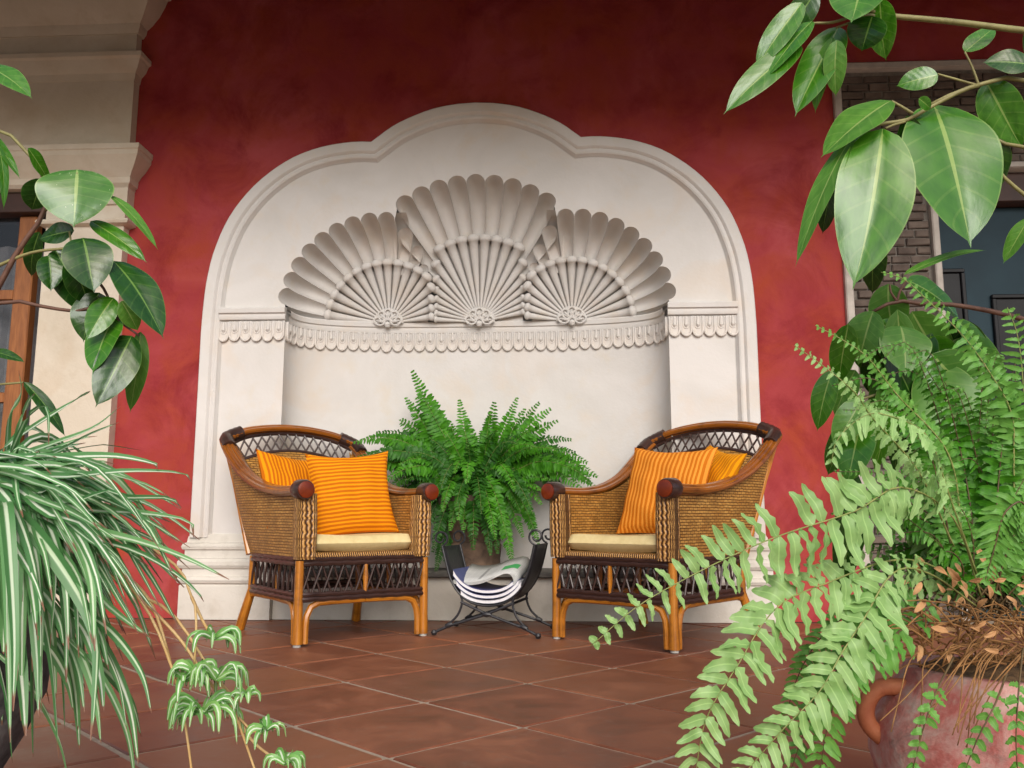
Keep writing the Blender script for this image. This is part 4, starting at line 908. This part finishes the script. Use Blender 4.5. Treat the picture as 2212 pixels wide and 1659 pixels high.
def leaves(parent, rows, Z0):
    for bx, by, tx, ty, wpx, mt, dz, face in rows:
        zb = Z0 + RND.uniform(-.03, .03); zt = zb + dz; base = P(bx, by, zb); tip = P(tx, ty, zt); toc = (CAMLOC - base).normalized()
        n = (toc * face + Vector((RND.uniform(-.35, .35), 0, 0.45 + 0.5 * (1 - face)))).normalized()
        leaf(parent, M[mt], base, tip, wpx * Z0 / 1870 * 1.04, n, arch=RND.uniform(.03, .08), fold=RND.uniform(.12, .3))
# right shrub: upper sprays
ZU = 1.50
sr = thing('umbrella_shrub', 'broad glossy leaved shrub with drooping leaf sprays in front of the brick surround', 'shrub', tuple(P(2560, 1500, ZU).xy) + (0,))
root = P(2560, 1500, ZU); root.z = 0
stem(sr, [root, P(2520, 1000, ZU), P(2480, 500, ZU), P(2440, 60, ZU)], 0.022, 0.012, M['stem_red'], 'trunk')
stem(sr, [P(2440, 90, ZU), P(2212, 66, ZU), P(2050, 46, ZU), P(1900, 32, ZU), P(1868, 20, ZU)], .0065, .0045, M['stem'])
stem(sr, [P(1900, 34, ZU), P(1850, 34, ZU), P(1800, 48, ZU), P(1754, 50, ZU)], .0035, .002, M['stem'])
stem(sr, [P(1895, 34, ZU), P(1840, 48, ZU), P(1806, 60, ZU)], .003, .0018, M['stem'])
stem(sr, [P(1894, 30, ZU), P(1876, 8, ZU), P(1868, -30, ZU)], .003, .002, M['stem'])
stem(sr, [P(1900, 32, ZU), P(1898, -10, ZU)], .003, .002, M['stem'])
stem(sr, [P(2470, 400, ZU), P(2330, 240, ZU), P(2200, 170, ZU), P(2114, 184, ZU), P(2060, 202, ZU), P(2010, 226, ZU)], .006, .003, M['stem'])
stem(sr, [P(2114, 184, ZU), P(2100, 145, ZU), P(2084, 112, ZU)], .0024, .0016, M['stem'])
stem(sr, [P(2110, 184, ZU), P(2068, 172, ZU), P(2026, 160, ZU)], .0024, .0016, M['stem'])
stem(sr, [P(2114, 184, ZU), P(2080, 195, ZU), P(2008, 232, ZU), P(1962, 258, ZU), P(1900, 268, ZU), P(1854, 282, ZU)], .004, .003, M['stem'])
stem(sr, [P(1972, 246, ZU), P(1950, 232, ZU), P(1926, 218, ZU)], .003, .002, M['stem'])
stem(sr, [P(1955, 262, ZU), P(1930, 270, ZU), P(1912, 278, ZU)], .003, .002, M['stem'])
stem(sr, [P(2470, 520, ZU), P(2300, 350, ZU), P(2160, 308, ZU), P(2150, 300, ZU)], .005, .003, M['stem'])
stem(sr, [P(2480, 620, ZU), P(2212, 420, ZU), P(2150, 362, ZU)], .005, .003, M['stem'])
UPL = [(1726, 92, 1566, 250, 66, 'leaf', -.02, .7), (1730, 4, 1634, 156, 58, 'leaf', .0, .6), (1757, 46, 1650, 170, 62, 'leaf', -.02, .8), (1808, 57, 1720, 254, 84, 'leaf', -.03, .85), (1796, 80, 1764, 246, 42, 'leaf_light', .02, .8), (1808, 86, 1806, 210, 46, 'leaf_light', .02, .9), (1884, 34, 1862, 112, 84, 'leaf_dark', .02, .8), (1898, 0, 1917, 131, 62, 'leaf', .02, .9), (1866, -50, 1836, 50, 118, 'leaf', -.06, .3),
       (1760, -20, 1690, 95, 60, 'leaf_dark', .03, .7), (2084, 112, 2150, 58, 46, 'leaf', .02, .9), (2026, 160, 1936, 188, 54, 'leaf', .02, .95), (2230, 142, 2122, 134, 66, 'leaf_dark', .02, .8), (2126, 178, 2214, 322, 86, 'leaf', -.02, .8), (2156, 215, 2196, 302, 60, 'leaf_dark', .03, .8),
       (2012, 226, 2104, 536, 205, 'leaf', -.10, .75), (1912, 278, 1836, 626, 150, 'leaf', -.06, .85), (1928, 218, 1770, 340, 105, 'leaf_light', .0, .7), (1854, 282, 1712, 578, 58, 'leaf_light', -.03, .6), (1802, 384, 1776, 506, 48, 'leaf_dark', .05, .9), (1898, 500, 1882, 636, 60, 'leaf_dark', .06, .9), (1890, 225, 1800, 360, 70, 'leaf', .05, .8), (1985, 212, 2010, 236, 26, 'leaf', .02, .9), (2150, 300, 2150, 420, 60, 'leaf_dark', .06, .9),
       (1950, 592, 2134, 542, 27, 'leaf_light', .03, .5), (2225, 470, 2166, 570, 42, 'leaf_light', .0, .7), (2220, 60, 2260, 180, 60, 'leaf_dark', .05, .9), (1958, 250, 1990, 400, 60, 'leaf_dark', .07, .9)]
UPL += [(2440 + RND.uniform(-30, 30), RND.uniform(0, 500), 2440 + RND.choice((-1, 1)) * RND.uniform(90, 170), RND.uniform(60, 640), RND.uniform(60, 100), RND.choice(('leaf', 'leaf_dark')), RND.uniform(-.12, .2), .8) for k in range(16) if True]
UPL = [u for u in UPL if not (u[0] > 2300 and u[2] < 2320)]
leaves(sr, UPL, ZU)
# right shrub: lower spray, farther back
ZL = 1.85
root2 = P(2480, 1400, ZL); root2.z = 0
sl2 = thing('umbrella_shrub', 'broad leaved shrub spray with reddish stems behind the pale fern fronds', 'shrub', (root2.x, root2.y, 0))
stem(sl2, [root2, P(2440, 1150, ZL), P(2390, 950, ZL), P(2330, 720, ZL)], .018, .009, M['stem_red'], 'trunk')
stem(sl2, [P(2330, 740, ZL), P(2212, 690, ZL), P(2071, 660, ZL), P(1980, 656, ZL), P(1935, 650, ZL), P(1885, 674, ZL)], .007, .0035, M['stem_red'])
stem(sl2, [P(1937, 650, ZL), P(1925, 632, ZL), P(1922, 615, ZL)], .003, .002, M['stem_red']); stem(sl2, [P(1938, 650, ZL), P(1944, 630, ZL), P(1958, 605, ZL)], .003, .002, M['stem_red'])
stem(sl2, [P(2400, 980, ZL), P(2178, 896, ZL), P(2031, 863, ZL), P(1971, 840, ZL), P(1938, 796, ZL), P(1925, 800, ZL)], .007, .003, M['stem_red'])
stem(sl2, [P(1972, 838, ZL), P(1988, 800, ZL), P(2014, 768, ZL)], .004, .0025, M['stem']); stem(sl2, [P(1965, 838, ZL), P(1930, 842, ZL), P(1860, 862, ZL)], .004, .0025, M['stem'])
LOW = [(1921, 613, 1932, 735, 84, 'leaf_light', .02, .9), (1888, 672, 1852, 790, 76, 'leaf_light', .02, .8), (1888, 676, 1818, 760, 50, 'leaf', .04, .7), (1944, 704, 1957, 812, 102, 'leaf_light', -.06, .85), (2012, 784, 2119, 1018, 132, 'leaf_light', -.10, .8), (2016, 762, 2125, 905, 120, 'leaf', .0, .7), (1958, 604, 2074, 695, 80, 'leaf', .04, .7), (1860, 862, 1800, 968, 62, 'leaf_light', .0, .8), (1866, 903, 1828, 1048, 82, 'leaf', -.02, .85), (1850, 800, 1801, 900, 60, 'leaf_light', .03, .8), (1801, 800, 1763, 932, 52, 'leaf', .02, .85), (1787, 950, 1751, 1016, 44, 'leaf', .03, .8), (2011, 726, 2046, 800, 66, 'leaf', .05, .85), (1985, 780, 2022, 880, 76, 'leaf_dark', .05, .85), (1830, 700, 1815, 830, 55, 'leaf', .05, .85), (1834, 1010, 1812, 1300, 68, 'leaf_dark', .04, .9), (1900, 760, 1890, 860, 70, 'leaf_dark', .06, .9), (1960, 850, 1990, 960, 80, 'leaf_dark', .06, .8), (1880, 680, 1855, 800, 70, 'leaf', .05, .9), (2072, 690, 2110, 800, 70, 'leaf_dark', .05, .8), (1845, 900, 1790, 1030, 60, 'leaf', .04, .85)]
LOW += [(1990 + RND.uniform(-120, 160), RND.uniform(660, 900), 1990 + RND.uniform(-170, 200), RND.uniform(780, 1060), RND.uniform(60, 95), RND.choice(('leaf', 'leaf_light', 'leaf_dark')), .06, .85) for k in range(16)]
LOW = [u for u in LOW if u[3] > u[1] + 60 and u[2] > 1760]
leaves(sl2, LOW, ZL)
# left shrub
ZA_ = 1.70
root3 = P(-330, 1500, ZA_); root3.z = 0
sa = thing('rubber_shrub', 'dark glossy leaved shrub branch hanging before the stone pilaster', 'shrub', (root3.x, root3.y, 0))
stem(sa, [root3, P(-300, 1050, ZA_), P(-260, 700, ZA_), P(-200, 380, ZA_), P(-120, 200, ZA_)], .022, .010, M['stem_red'], 'trunk')
stem(sa, [P(-270, 770, ZA_), P(-60, 690, ZA_), P(40, 540, ZA_), P(98, 455, ZA_), P(92, 400, ZA_)], .008, .004, M['stem_red'])
stem(sa, [P(98, 455, ZA_), P(130, 400, ZA_), P(168, 374, ZA_)], .003, .002, M['stem']); stem(sa, [P(-60, 600, ZA_), P(60, 548, ZA_), P(150, 535, ZA_), P(180, 518, ZA_)], .004, .0025, M['stem'])
stem(sa, [P(-265, 740, ZA_), P(0, 655, ZA_), P(100, 664, ZA_), P(170, 672, ZA_), P(240, 650, ZA_)], .005, .003, M['stem_red'])
stem(sa, [P(170, 560, ZA_), P(225, 625, ZA_), P(250, 685, ZA_), P(300, 725, ZA_)], .0035, .002, M['stem_red']); stem(sa, [P(150, 500, ZA_), P(156, 540, ZA_)], .002, .002, M['stem'])
stem(sa, [P(-240, 560, ZA_), P(-40, 290, ZA_), P(60, 330, ZA_), P(95, 390, ZA_)], .005, .003, M['stem'])
stem(sa, [P(-250, 900, ZA_), P(-60, 840, ZA_), P(50, 826, ZA_)], .004, .002, M['stem'])
LFT = [(168, 366, 158, 492, 150, 'leaf_spot', -.04, .85), (235, 422, 344, 540, 30, 'leaf_light', -.02, .6), (198, 476, 316, 570, 42, 'leaf', -.02, .7), (160, 500, 84, 515, 54, 'leaf_dark', .0, .85), (176, 514, 207, 633, 96, 'leaf_dark', -.04, .85), (118, 538, 178, 678, 78, 'leaf_dark', .02, .85), (104, 552, 111, 630, 52, 'leaf_dark', -.02, .9), (242, 564, 357, 733, 84, 'leaf_dark', -.06, .6), (215, 632, 180, 740, 76, 'leaf_dark', -.02, .85), (247, 644, 186, 735, 54, 'leaf', -.05, .4), (248, 686, 200, 808, 80, 'leaf', -.07, .45), (287, 726, 203, 880, 84, 'leaf_dark', -.07, .5), (300, 716, 284, 893, 44, 'leaf_light', .02, .85), (262, 650, 298, 715, 42, 'leaf_light', .03, .9), (50, 826, 144, 944, 30, 'leaf_dark', .02, .7), (-25, 758, 56, 782, 28, 'leaf_dark', .0, .7), (-40, 140, 70, 214, 58, 'leaf', -.03, .7), (-30, 280, 44, 388, 26, 'leaf', -.02, .6), (-8, 300, 8, 455, 22, 'leaf', -.02, .7), (92, 385, 70, 455, 60, 'leaf_dark', .04, .85), (60, 320, 110, 400, 50, 'leaf', .05, .6), (150, 560, 190, 660, 70, 'leaf_dark', .05, .85), (210, 640, 240, 730, 60, 'leaf_dark', .05, .85), (84, 500, 70, 600, 40, 'leaf_dark', .05, .85)]
LFT += [(-200 + RND.uniform(-60, 40), RND.uniform(150, 700), -230 + RND.choice((-1, .8)) * RND.uniform(90, 150), RND.uniform(250, 800), RND.uniform(60, 90), RND.choice(('leaf', 'leaf_dark')), RND.uniform(-.12, .2), .8) for k in range(12)]
leaves(sa, LFT, ZA_)

# ---- near fern in the red pot (right)
ZF = 1.22
pc = P(2175, 1445, 1.30)
pot = thing('red_olla_pot', 'weathered red clay pot with ear handle holding the pale fern', 'pot', (pc.x, pc.y, 0))
RIM = pc.z
wob2 = lambda k, z: 1 + 0.010 * math.sin(k * .7 + z * 22) + 0.006 * math.sin(k * 1.7)
mb = MB(); mb.lathe([(0.001, 0.0), (0.12, 0.0), (0.15, 0.03), (0.185, 0.09), (0.200, 0.15), (0.196, 0.19), (0.180, RIM - 0.055), (0.160, RIM - 0.028), (0.147, RIM - 0.012), (0.144, RIM), (0.132, RIM + .003), (0.126, RIM - .02)], seg=56, wob=wob2); mb.build('body', M['redpot'], pot, angle=180)
mb = MB(); mb.lathe([(0.131, RIM - .012), (0.115, RIM - .002), (0.06, RIM + .012), (0.001, RIM + .02)], seg=32); mb.build('thatch', M['thatch'], pot)
hp = Vector((-0.180, -0.06, RIM - 0.085)); ring_ = []
mb = MB(); mb.tube(catmull([(-0.150, 0.0, RIM - 0.028), (-0.188, 0.004, RIM - 0.030), (-0.208, 0.006, RIM - 0.055), (-0.207, 0.006, RIM - 0.082), (-0.185, 0.004, RIM - 0.105)], 16), [0.013] * 16, 10); mb.build('handle', M['handle'], pot, angle=180)
nf = thing('sword_fern', 'pale green fern with long wavy fronds arching out of the red pot', 'fern', (pc.x, pc.y, RIM))
PM, PMID = [M['fern_pale'], M['rachis']], [M['fern_mid'], M['rachis_dark']]
cb = (2120, 1330)
def nfrond(pts, plpx, mats, nz=(0, -0.8, 0.6), Zs=None, ratio=0.19, **kw):
    m = len(pts); Zs = Zs or [1.24 - 0.10 * math.sin(math.pi * i / (m - 1) * .8) for i in range(m)]
    q = [P(x, y, z) for (x, y), z in zip(pts, Zs)]; frond(nf, q, plpx * 1.2 / 1870, Vector(nz), mats, ratio=ratio, ruf=0.16, **kw)
nfrond([(2120, 1290), (2060, 1120), (1948, 1052), (1849, 1103), (1690, 1155), (1578, 1202), (1466, 1258), (1371, 1314), (1276, 1396)], 96, PM, (0.05, -1, .02), [1.25, 1.22, 1.18, 1.14, 1.10, 1.08, 1.06, 1.05, 1.05], ratio=.155, peak=.45, start=.22, fwd=.10, gap=1.0, tipmin=.14, droop=.08)
nfrond([(2110, 1300), (2020, 1225), (1922, 1211), (1780, 1262), (1698, 1297), (1647, 1348), (1595, 1435), (1543, 1516), (1517, 1581), (1500, 1690)], 78, PM, (-.1, -1, .15), [1.25, 1.22, 1.18, 1.13, 1.10, 1.08, 1.06, 1.05, 1.05, 1.05], peak=.5, start=.36, tipmin=.5, ratio=.2)
nfrond([(2110, 1310), (2010, 1240), (1931, 1236), (1862, 1344), (1819, 1409), (1772, 1491), (1690, 1577), (1600, 1680)], 74, PM, (-.1, -1, .15), [1.24, 1.2, 1.16, 1.12, 1.1, 1.08, 1.07, 1.07], peak=.5, start=.22, tipmin=.5, ratio=.2)
nfrond([(2110, 1320), (2030, 1300), (1965, 1348), (1840, 1443), (1790, 1560), (1768, 1690)], 56, PMID, (-.2, -.9, .4), [1.24, 1.22, 1.2, 1.17, 1.16, 1.16], start=.2, tipmin=.5, ratio=.22)
nfrond([(2100, 1310), (1960, 1270), (1880, 1330), (1800, 1460), (1745, 1560), (1700, 1690)], 52, PMID, (-.3, -.9, .3), [1.27, 1.26, 1.25, 1.24, 1.23, 1.22], start=.2, tipmin=.4, ratio=.22)
nfrond([(2100, 1310), (1920, 1290), (1790, 1360), (1720, 1470), (1690, 1600)], 46, PMID, (-.2, -.9, .4), [1.3, 1.3, 1.3, 1.3, 1.3], start=.2, tipmin=.3, ratio=.2)
nfrond([(2060, 1180), (1985, 1020), (1885, 903), (1845, 846), (1768, 783), (1716, 746)], 36, [M['fern_pale'], M['rachis']], (-.3, -.8, .5), [1.26, 1.24, 1.22, 1.2, 1.2, 1.2], start=.18, ratio=.25, tipmin=.3)
nfrond([(2080, 1180), (2051, 986), (1938, 853), (1875, 773), (1818, 733), (1761, 703)], 34, [M['fern_mid'], M['rachis']], (-.3, -.8, .5), [1.28, 1.27, 1.25, 1.24, 1.24, 1.24], start=.18, ratio=.25, tipmin=.25)
nfrond([(2190, 1200), (2190, 1000), (2185, 893), (2135, 800), (2078, 723), (2001, 646), (1951, 602), (1903, 588)], 55, [M['fern_mid'], M['rachis']], (-.3, -.85, .4), [1.3] * 8, start=.2, ratio=.17, tipmin=.10)
nfrond([(2230, 1250), (2225, 1000), (2212, 853), (2205, 770), (2195, 713), (2176, 664)], 84, [M['fern_mid'], M['rachis']], (-.1, -.95, .3), [1.3] * 6, start=.15, ratio=.12, tipmin=.2, peak=.4)
nfrond([(2280, 1250), (2290, 1000), (2270, 830), (2235, 700)], 84, [M['fern_mid'], M['rachis']], (-.1, -.95, .3), [1.34] * 4, start=.15, ratio=.12, tipmin=.2)
nfrond([(2110, 1240), (2045, 1053), (2018, 970), (1985, 925), (1920, 898), (1871, 896), (1811, 946), (1795, 1003)], 46, PM, (-.2, -.7, .7), [1.24, 1.21, 1.18, 1.16, 1.15, 1.15, 1.15, 1.15], start=.2, ratio=.25, tipmin=.3, droop=.7)
nfrond([(2230, 1120), (2212, 1088), (2195, 1086), (2167, 1114), (2149, 1181), (2127, 1256)], 62, [M['fern_mid'], M['rachis_dark']], (.2, -.95, .2), [1.12] * 6, start=.0, ratio=.11, tipmin=.2, peak=.3, gap=.8)
nfrond([(2110, 1250), (2040, 1140), (1960, 1085), (1880, 1085), (1800, 1130)], 50, PMID, (-.1, -.9, .5), [1.3] * 5, start=.2, ratio=.2, droop=.7)
nfrond([(2120, 1260), (2080, 1120), (2010, 1040), (1930, 1030), (1860, 1075)], 54, PMID, (-.1, -.8, .6), [1.33] * 5, start=.2, ratio=.2, droop=.8)
FR = random.Random(21)
for k in range(72):                              # the tangle round the crown
    a = FR.uniform(-30, 215); r = FR.uniform(90, 260); tx = 2120 + r * math.cos(R(a)) * 1.25; ty = 1215 - r * math.sin(R(a)) * (0.9 if a > 0 else .6); z = FR.uniform(1.24, 1.42)
    mx, my = lerp(2120, tx, .55), lerp(1300, ty, .55) - FR.uniform(20, 90)
    nfrond([(2120 + FR.uniform(-70, 70), 1315 + FR.uniform(-15, 25)), (lerp(2120, mx, .55), lerp(1300, my, .6)), (mx, my), (tx, ty)], FR.uniform(34, 58), [FR.choice((M['fern_mid'], M['fern_mid'], M['fern_pale'], M['fern'])), M['rachis_dark']], (FR.uniform(-.4, .4), -.85, .45), [1.26, z, z, z], start=.2, ratio=.21, droop=FR.uniform(.2, .8))
for k in range(34):                              # taller fronds standing up before the brick and the door
    tx, ty = FR.uniform(1760, 2230), FR.uniform(760, 1120); z = FR.uniform(1.28, 1.50); bx = 2130 + FR.uniform(-60, 80); my = min(1180, ty + 60) - FR.uniform(0, 60)
    nfrond([(bx, 1310), (lerp(bx, tx, .25), lerp(1310, my, .6)), (lerp(bx, tx, .65), my - FR.uniform(10, 50)), (tx, ty)], FR.uniform(34, 56), [FR.choice((M['fern_mid'], M['fern_mid'], M['fern_pale'], M['fern'])), M['rachis_dark']], (FR.uniform(-.4, .4), -.9, .35), [1.27, z, z, z], start=.2, ratio=.20, droop=FR.uniform(.15, .6))
# runners and small leaflets trailing over the pot
for pts in ([(2060, 1420), (2020, 1500), (1990, 1590), (1965, 1690)], [(2180, 1440), (2150, 1520), (2110, 1600), (2075, 1690)], [(2210, 1400), (2200, 1500), (2195, 1600), (2200, 1690)]):
    nfrond(pts, 26, [M['fern_mid'], M['rachis_dark']], (0, -.9, .4), [1.15, 1.10, 1.09, 1.09], start=.3, ratio=.34, tipmin=.5, gap=1.5)
for k in range(15):
    x0 = FR.uniform(1960, 2200); x1 = x0 - FR.uniform(10, 130); stem(nf, [P(x0 + 40, 1390, 1.22), P(x0, 1430, 1.15), P(lerp(x0, x1, .5), 1500, 1.13), P(x1, FR.uniform(1520, 1650), 1.115)], .0011, .0007, M['dry'], 'dry_runner')
for k in range(200):
    x0 = FR.uniform(1985, 2260); y0 = FR.uniform(1330, 1445); dx, dy = FR.uniform(-120, 110), FR.uniform(-60, 25); z = FR.uniform(1.17, 1.30); mid = P(x0 + dx * .5, y0 + dy * .5 - FR.uniform(5, 26), z)
    stem(nf, [P(x0, y0, z), mid, P(x0 + dx, y0 + dy, z + FR.uniform(-.03, .03))], .0014, .0008, M['dry'], 'dry_stalk', 7)
for k in range(46):
    x0 = FR.uniform(1960, 2240); y0 = FR.uniform(1210, 1420); a = FR.uniform(0, 6.28); l = FR.uniform(18, 42); z = FR.uniform(1.14, 1.24)
    leaf(nf, M['dryleaf'], P(x0, y0, z), P(x0 + l * math.cos(a), y0 + l * math.sin(a), z + FR.uniform(-.02, .02)), l * .35 * z / 1870, Vector((FR.uniform(-.5, .5), -1, FR.uniform(-.3, .8))), arch=.15, fold=.5, wave=.1, name='dry_leaflet')

# ---- spider plant in the stone urn (left)
ZS = 1.22
cc = P(-70, 1130, ZS + .10)
urn = thing('stone_urn', 'mossy dark stone urn under the striped spider plant', 'urn', (cc.x, cc.y, 0))
mb = MB(); H = cc.z - 0.02
mb.lathe([(0.001, 0), (0.11, 0), (0.115, 0.03), (0.09, 0.05), (0.07, 0.09), (0.075, 0.13), (0.10, 0.18), (0.125, 0.24), (0.132, 0.31), (0.122, H - .08), (0.115, H - .04), (0.130, H - .02), (0.130, H), (0.112, H), (0.108, H - .03)], seg=40, wob=lambda k, z: 1 + .02 * math.sin(k * 1.1 + z * 25) + .012 * math.sin(k * 2.7 - z * 40)); mb.build('body', M['greypot'], urn, angle=180)
mb = MB(); mb.lathe([(0.112, H - .025), (0.06, H - .018), (0.001, H - .016)], seg=24); mb.build('soil', M['soil'], urn)
sp = thing('spider_plant', 'spider plant with long white striped arching leaves spilling from the stone urn', 'spider plant', (cc.x, cc.y, H - .02))
SR = random.Random(5)
def blade(parent, pts, wd, name='leaf_blade', n=22, tip=True):
    q = catmull(pts, n); mb = MB(); rows = []; uvs = []; toc = Vector((0.1, -0.8, 0.6)); tw = SR.uniform(-1.1, 1.1)
    for i in range(n):
        s = i / (n - 1); T = (q[min(n - 1, i + 1)] - q[max(0, i - 1)]).normalized(); N = toc + Vector((tw, 0, 0)); N = (N - T * N.dot(T)).normalized(); B = T.cross(N)
        ws = (0.55 + 0.45 * min(1, s / .25)) * (1 - max(0, (s - .35) / .65) ** 1.7 * .86)
        if tip and s > 0.955: ws *= 0.45
        e = wd / 2 * ws; r = [q[i] + B * e * t + N * e * .45 * (abs(t) - .35) for t in (-1, -.5, 0, .5, 1)]; rows.append(r); uvs.append([(t, s) for t in (-1, -.5, 0, .5, 1)])
    mb.grid(rows, uvs); return mb.build(name, M['blade' if name == 'leaf_blade' else 'blade_young'], parent, world=True, angle=180)
UTOP = Vector((cc.x, cc.y, H - 0.02))
def blade_px(pts, wpx, dz=0.0, rooted=True):
    m = len(pts); z0 = ZS + SR.uniform(-.05, .03); q = [P(x, y, z0 - dz * i / (m - 1)) for i, (x, y) in enumerate(pts)]
    if rooted:
        b = UTOP + Vector((SR.uniform(-.05, .06), SR.uniform(-.06, .04), 0)); k = max(0.05, min(0.14, q[0].z - b.z)); q = [b, b.lerp(q[0], .5) + Vector((0, 0, k * .35))] + q
    blade(sp, q, wpx * z0 / 1870 * 1.25)
EXPL = [([(-10, 985), (60, 930), (170, 860), (195, 845)], 15), ([(0, 1000), (110, 960), (200, 925), (260, 878)], 16), ([(0, 990), (100, 985), (190, 940), (258, 912)], 14), ([(0, 1010), (120, 990), (240, 985), (328, 1000), (340, 1012)], 24), ([(0, 1020), (130, 1030), (270, 1018), (390, 1022), (414, 1042)], 20), ([(0, 1030), (140, 1070), (280, 1075), (365, 1076), (392, 1098)], 20), ([(0, 1040), (150, 1095), (300, 1108), (405, 1125), (418, 1160)], 22), ([(0, 1040), (140, 1085), (240, 1060), (300, 1110), (304, 1150)], 18), ([(0, 1060), (150, 1130), (300, 1170), (400, 1205), (495, 1252)], 20), ([(0, 1070), (160, 1150), (290, 1190), (380, 1240), (430, 1285), (440, 1300)], 20), ([(0, 1050), (120, 1100), (190, 1160), (218, 1250)], 24), ([(10, 1060), (130, 1110), (200, 1220), (230, 1370)], 22), ([(0, 1090), (100, 1180), (200, 1350), (205, 1500), (196, 1600)], 30), ([(20, 1100), (140, 1210), (235, 1310), (325, 1378)], 22), ([(10, 1130), (70, 1250), (110, 1420), (128, 1640)], 28), ([(0, 1150), (20, 1300), (45, 1450), (55, 1590)], 34), ([(30, 1130), (85, 1220), (90, 1350)], 22), ([(10, 1120), (50, 1180), (72, 1300), (78, 1360)], 22), ([(0, 1080), (40, 1140), (42, 1240), (48, 1300)], 26), ([(20, 1010), (40, 930), (60, 870), (75, 850)], 14), ([(10, 1000), (20, 900), (45, 850), (40, 800)], 13), ([(15, 990), (60, 900), (100, 880), (105, 960)], 14), ([(50, 1120), (160, 1230), (200, 1390)], 18), ([(60, 1110), (180, 1180), (260, 1300), (300, 1370)], 16)]
for pts, wpx in EXPL: blade_px(pts, wpx, .12)
for k in range(112):
    a = SR.uniform(-70, 75) if k % 2 else SR.uniform(-25, 45); l = SR.uniform(240, 520) * (1 if a < 25 else .72); d0 = Vector((math.cos(R(a)), -math.sin(R(a)))); x0, y0 = SR.uniform(-60, 40), SR.uniform(990, 1080)
    sag = SR.uniform(40, 320); pts = []; kx = SR.uniform(-.12, .12)
    for q in range(6):
        t = q / 5; pts.append((x0 + d0.x * l * t * (1 - .18 * t) + 140 * kx * math.sin(t * 5), y0 + d0.y * l * t * .6 + sag * t ** SR.uniform(1.6, 2.6)))
    blade_px(pts, SR.uniform(12, 22), SR.uniform(-.12, .16))
for k in range(18):                              # leaves falling before the urn
    x0, y0 = SR.uniform(-80, 60), SR.uniform(1030, 1120); dx, dy = SR.uniform(-40, 190), SR.uniform(240, 560); blade_px([(x0, y0), (x0 + dx * .55, y0 + dy * SR.uniform(-.02, .16)), (x0 + dx * SR.uniform(.8, 1.1), y0 + dy * SR.uniform(.4, .6)), (x0 + dx, y0 + dy)], SR.uniform(16, 26), SR.uniform(.06, .18))
for k in range(38):                              # lower skirt of leaves and the plantlets' own tufts
    x0, y0 = SR.uniform(-40, 190), SR.uniform(1180, 1420); dx, dy = SR.uniform(-30, 190), SR.uniform(120, 330); blade_px([(x0, y0), (x0 + dx * .45, y0 + dy * .22), (x0 + dx * .85, y0 + dy * .6), (x0 + dx, y0 + dy)], SR.uniform(11, 19), SR.uniform(-.05, .1), False)
for k in range(46):                              # the far side of the tuft
    a = SR.uniform(R(80), R(285)); l = SR.uniform(.22, .40); d = Vector((math.cos(a), math.sin(a), 0)); b = UTOP + d * .03; e = SR.uniform(.06, .2)
    blade(sp, [b, b + d * l * .3 + Vector((0, 0, e)), b + d * l * .75 + Vector((0, 0, e * .9)), b + d * l + Vector((0, 0, e - l * SR.uniform(.4, 1.0)))], SR.uniform(.010, .016))
RUN = [[(30, 1060), (224, 1192), (292, 1280), (341, 1363), (390, 1509), (419, 1700)], [(40, 1090), (268, 1265), (370, 1324), (453, 1446), (502, 1528), (560, 1690)], [(30, 1040), (348, 1197), (414, 1290), (424, 1348), (419, 1450)], [(414, 1290), (440, 1345), (463, 1382)], [(250, 1240), (380, 1370), (450, 1470), (540, 1575), (575, 1582)], [(453, 1446), (500, 1500), (531, 1504)], [(502, 1528), (545, 1600), (612, 1652)], [(260, 1230), (330, 1310), (385, 1480), (438, 1540)]]
for pts in RUN: stem(sp, [P(x, y, ZS - .06 * i / len(pts)) for i, (x, y) in enumerate(pts)], .0026, .0016, M['runner'], 'runner', 20)
def plantlet(x, y, R0, n):
    c = P(x, y, ZS - .07)
    for k in range(n):
        a = SR.uniform(0, 2 * math.pi); e = SR.uniform(.1, .9); d = Vector((math.cos(a), math.sin(a) * .8, e)).normalized(); l = R0 * SR.uniform(.7, 1.15) * ZS / 1870
        blade(sp, [c, c + d * l * .5, c + d * l * .8 + Vector((0, 0, -l * .25)), c + d * l * .9 + Vector((0, 0, -l * .75))], SR.uniform(10, 16) * ZS / 1870, 'plantlet_leaf', 10, False)
for x, y, r, n in ((463, 1380, 62, 13), (468, 1468, 85, 16), (419, 1452, 62, 13), (438, 1540, 95, 22), (408, 1545, 60, 12), (575, 1578, 52, 14), (614, 1650, 55, 12), (531, 1503, 36, 9), (396, 1470, 60, 12)): plantlet(x, y, r, n)
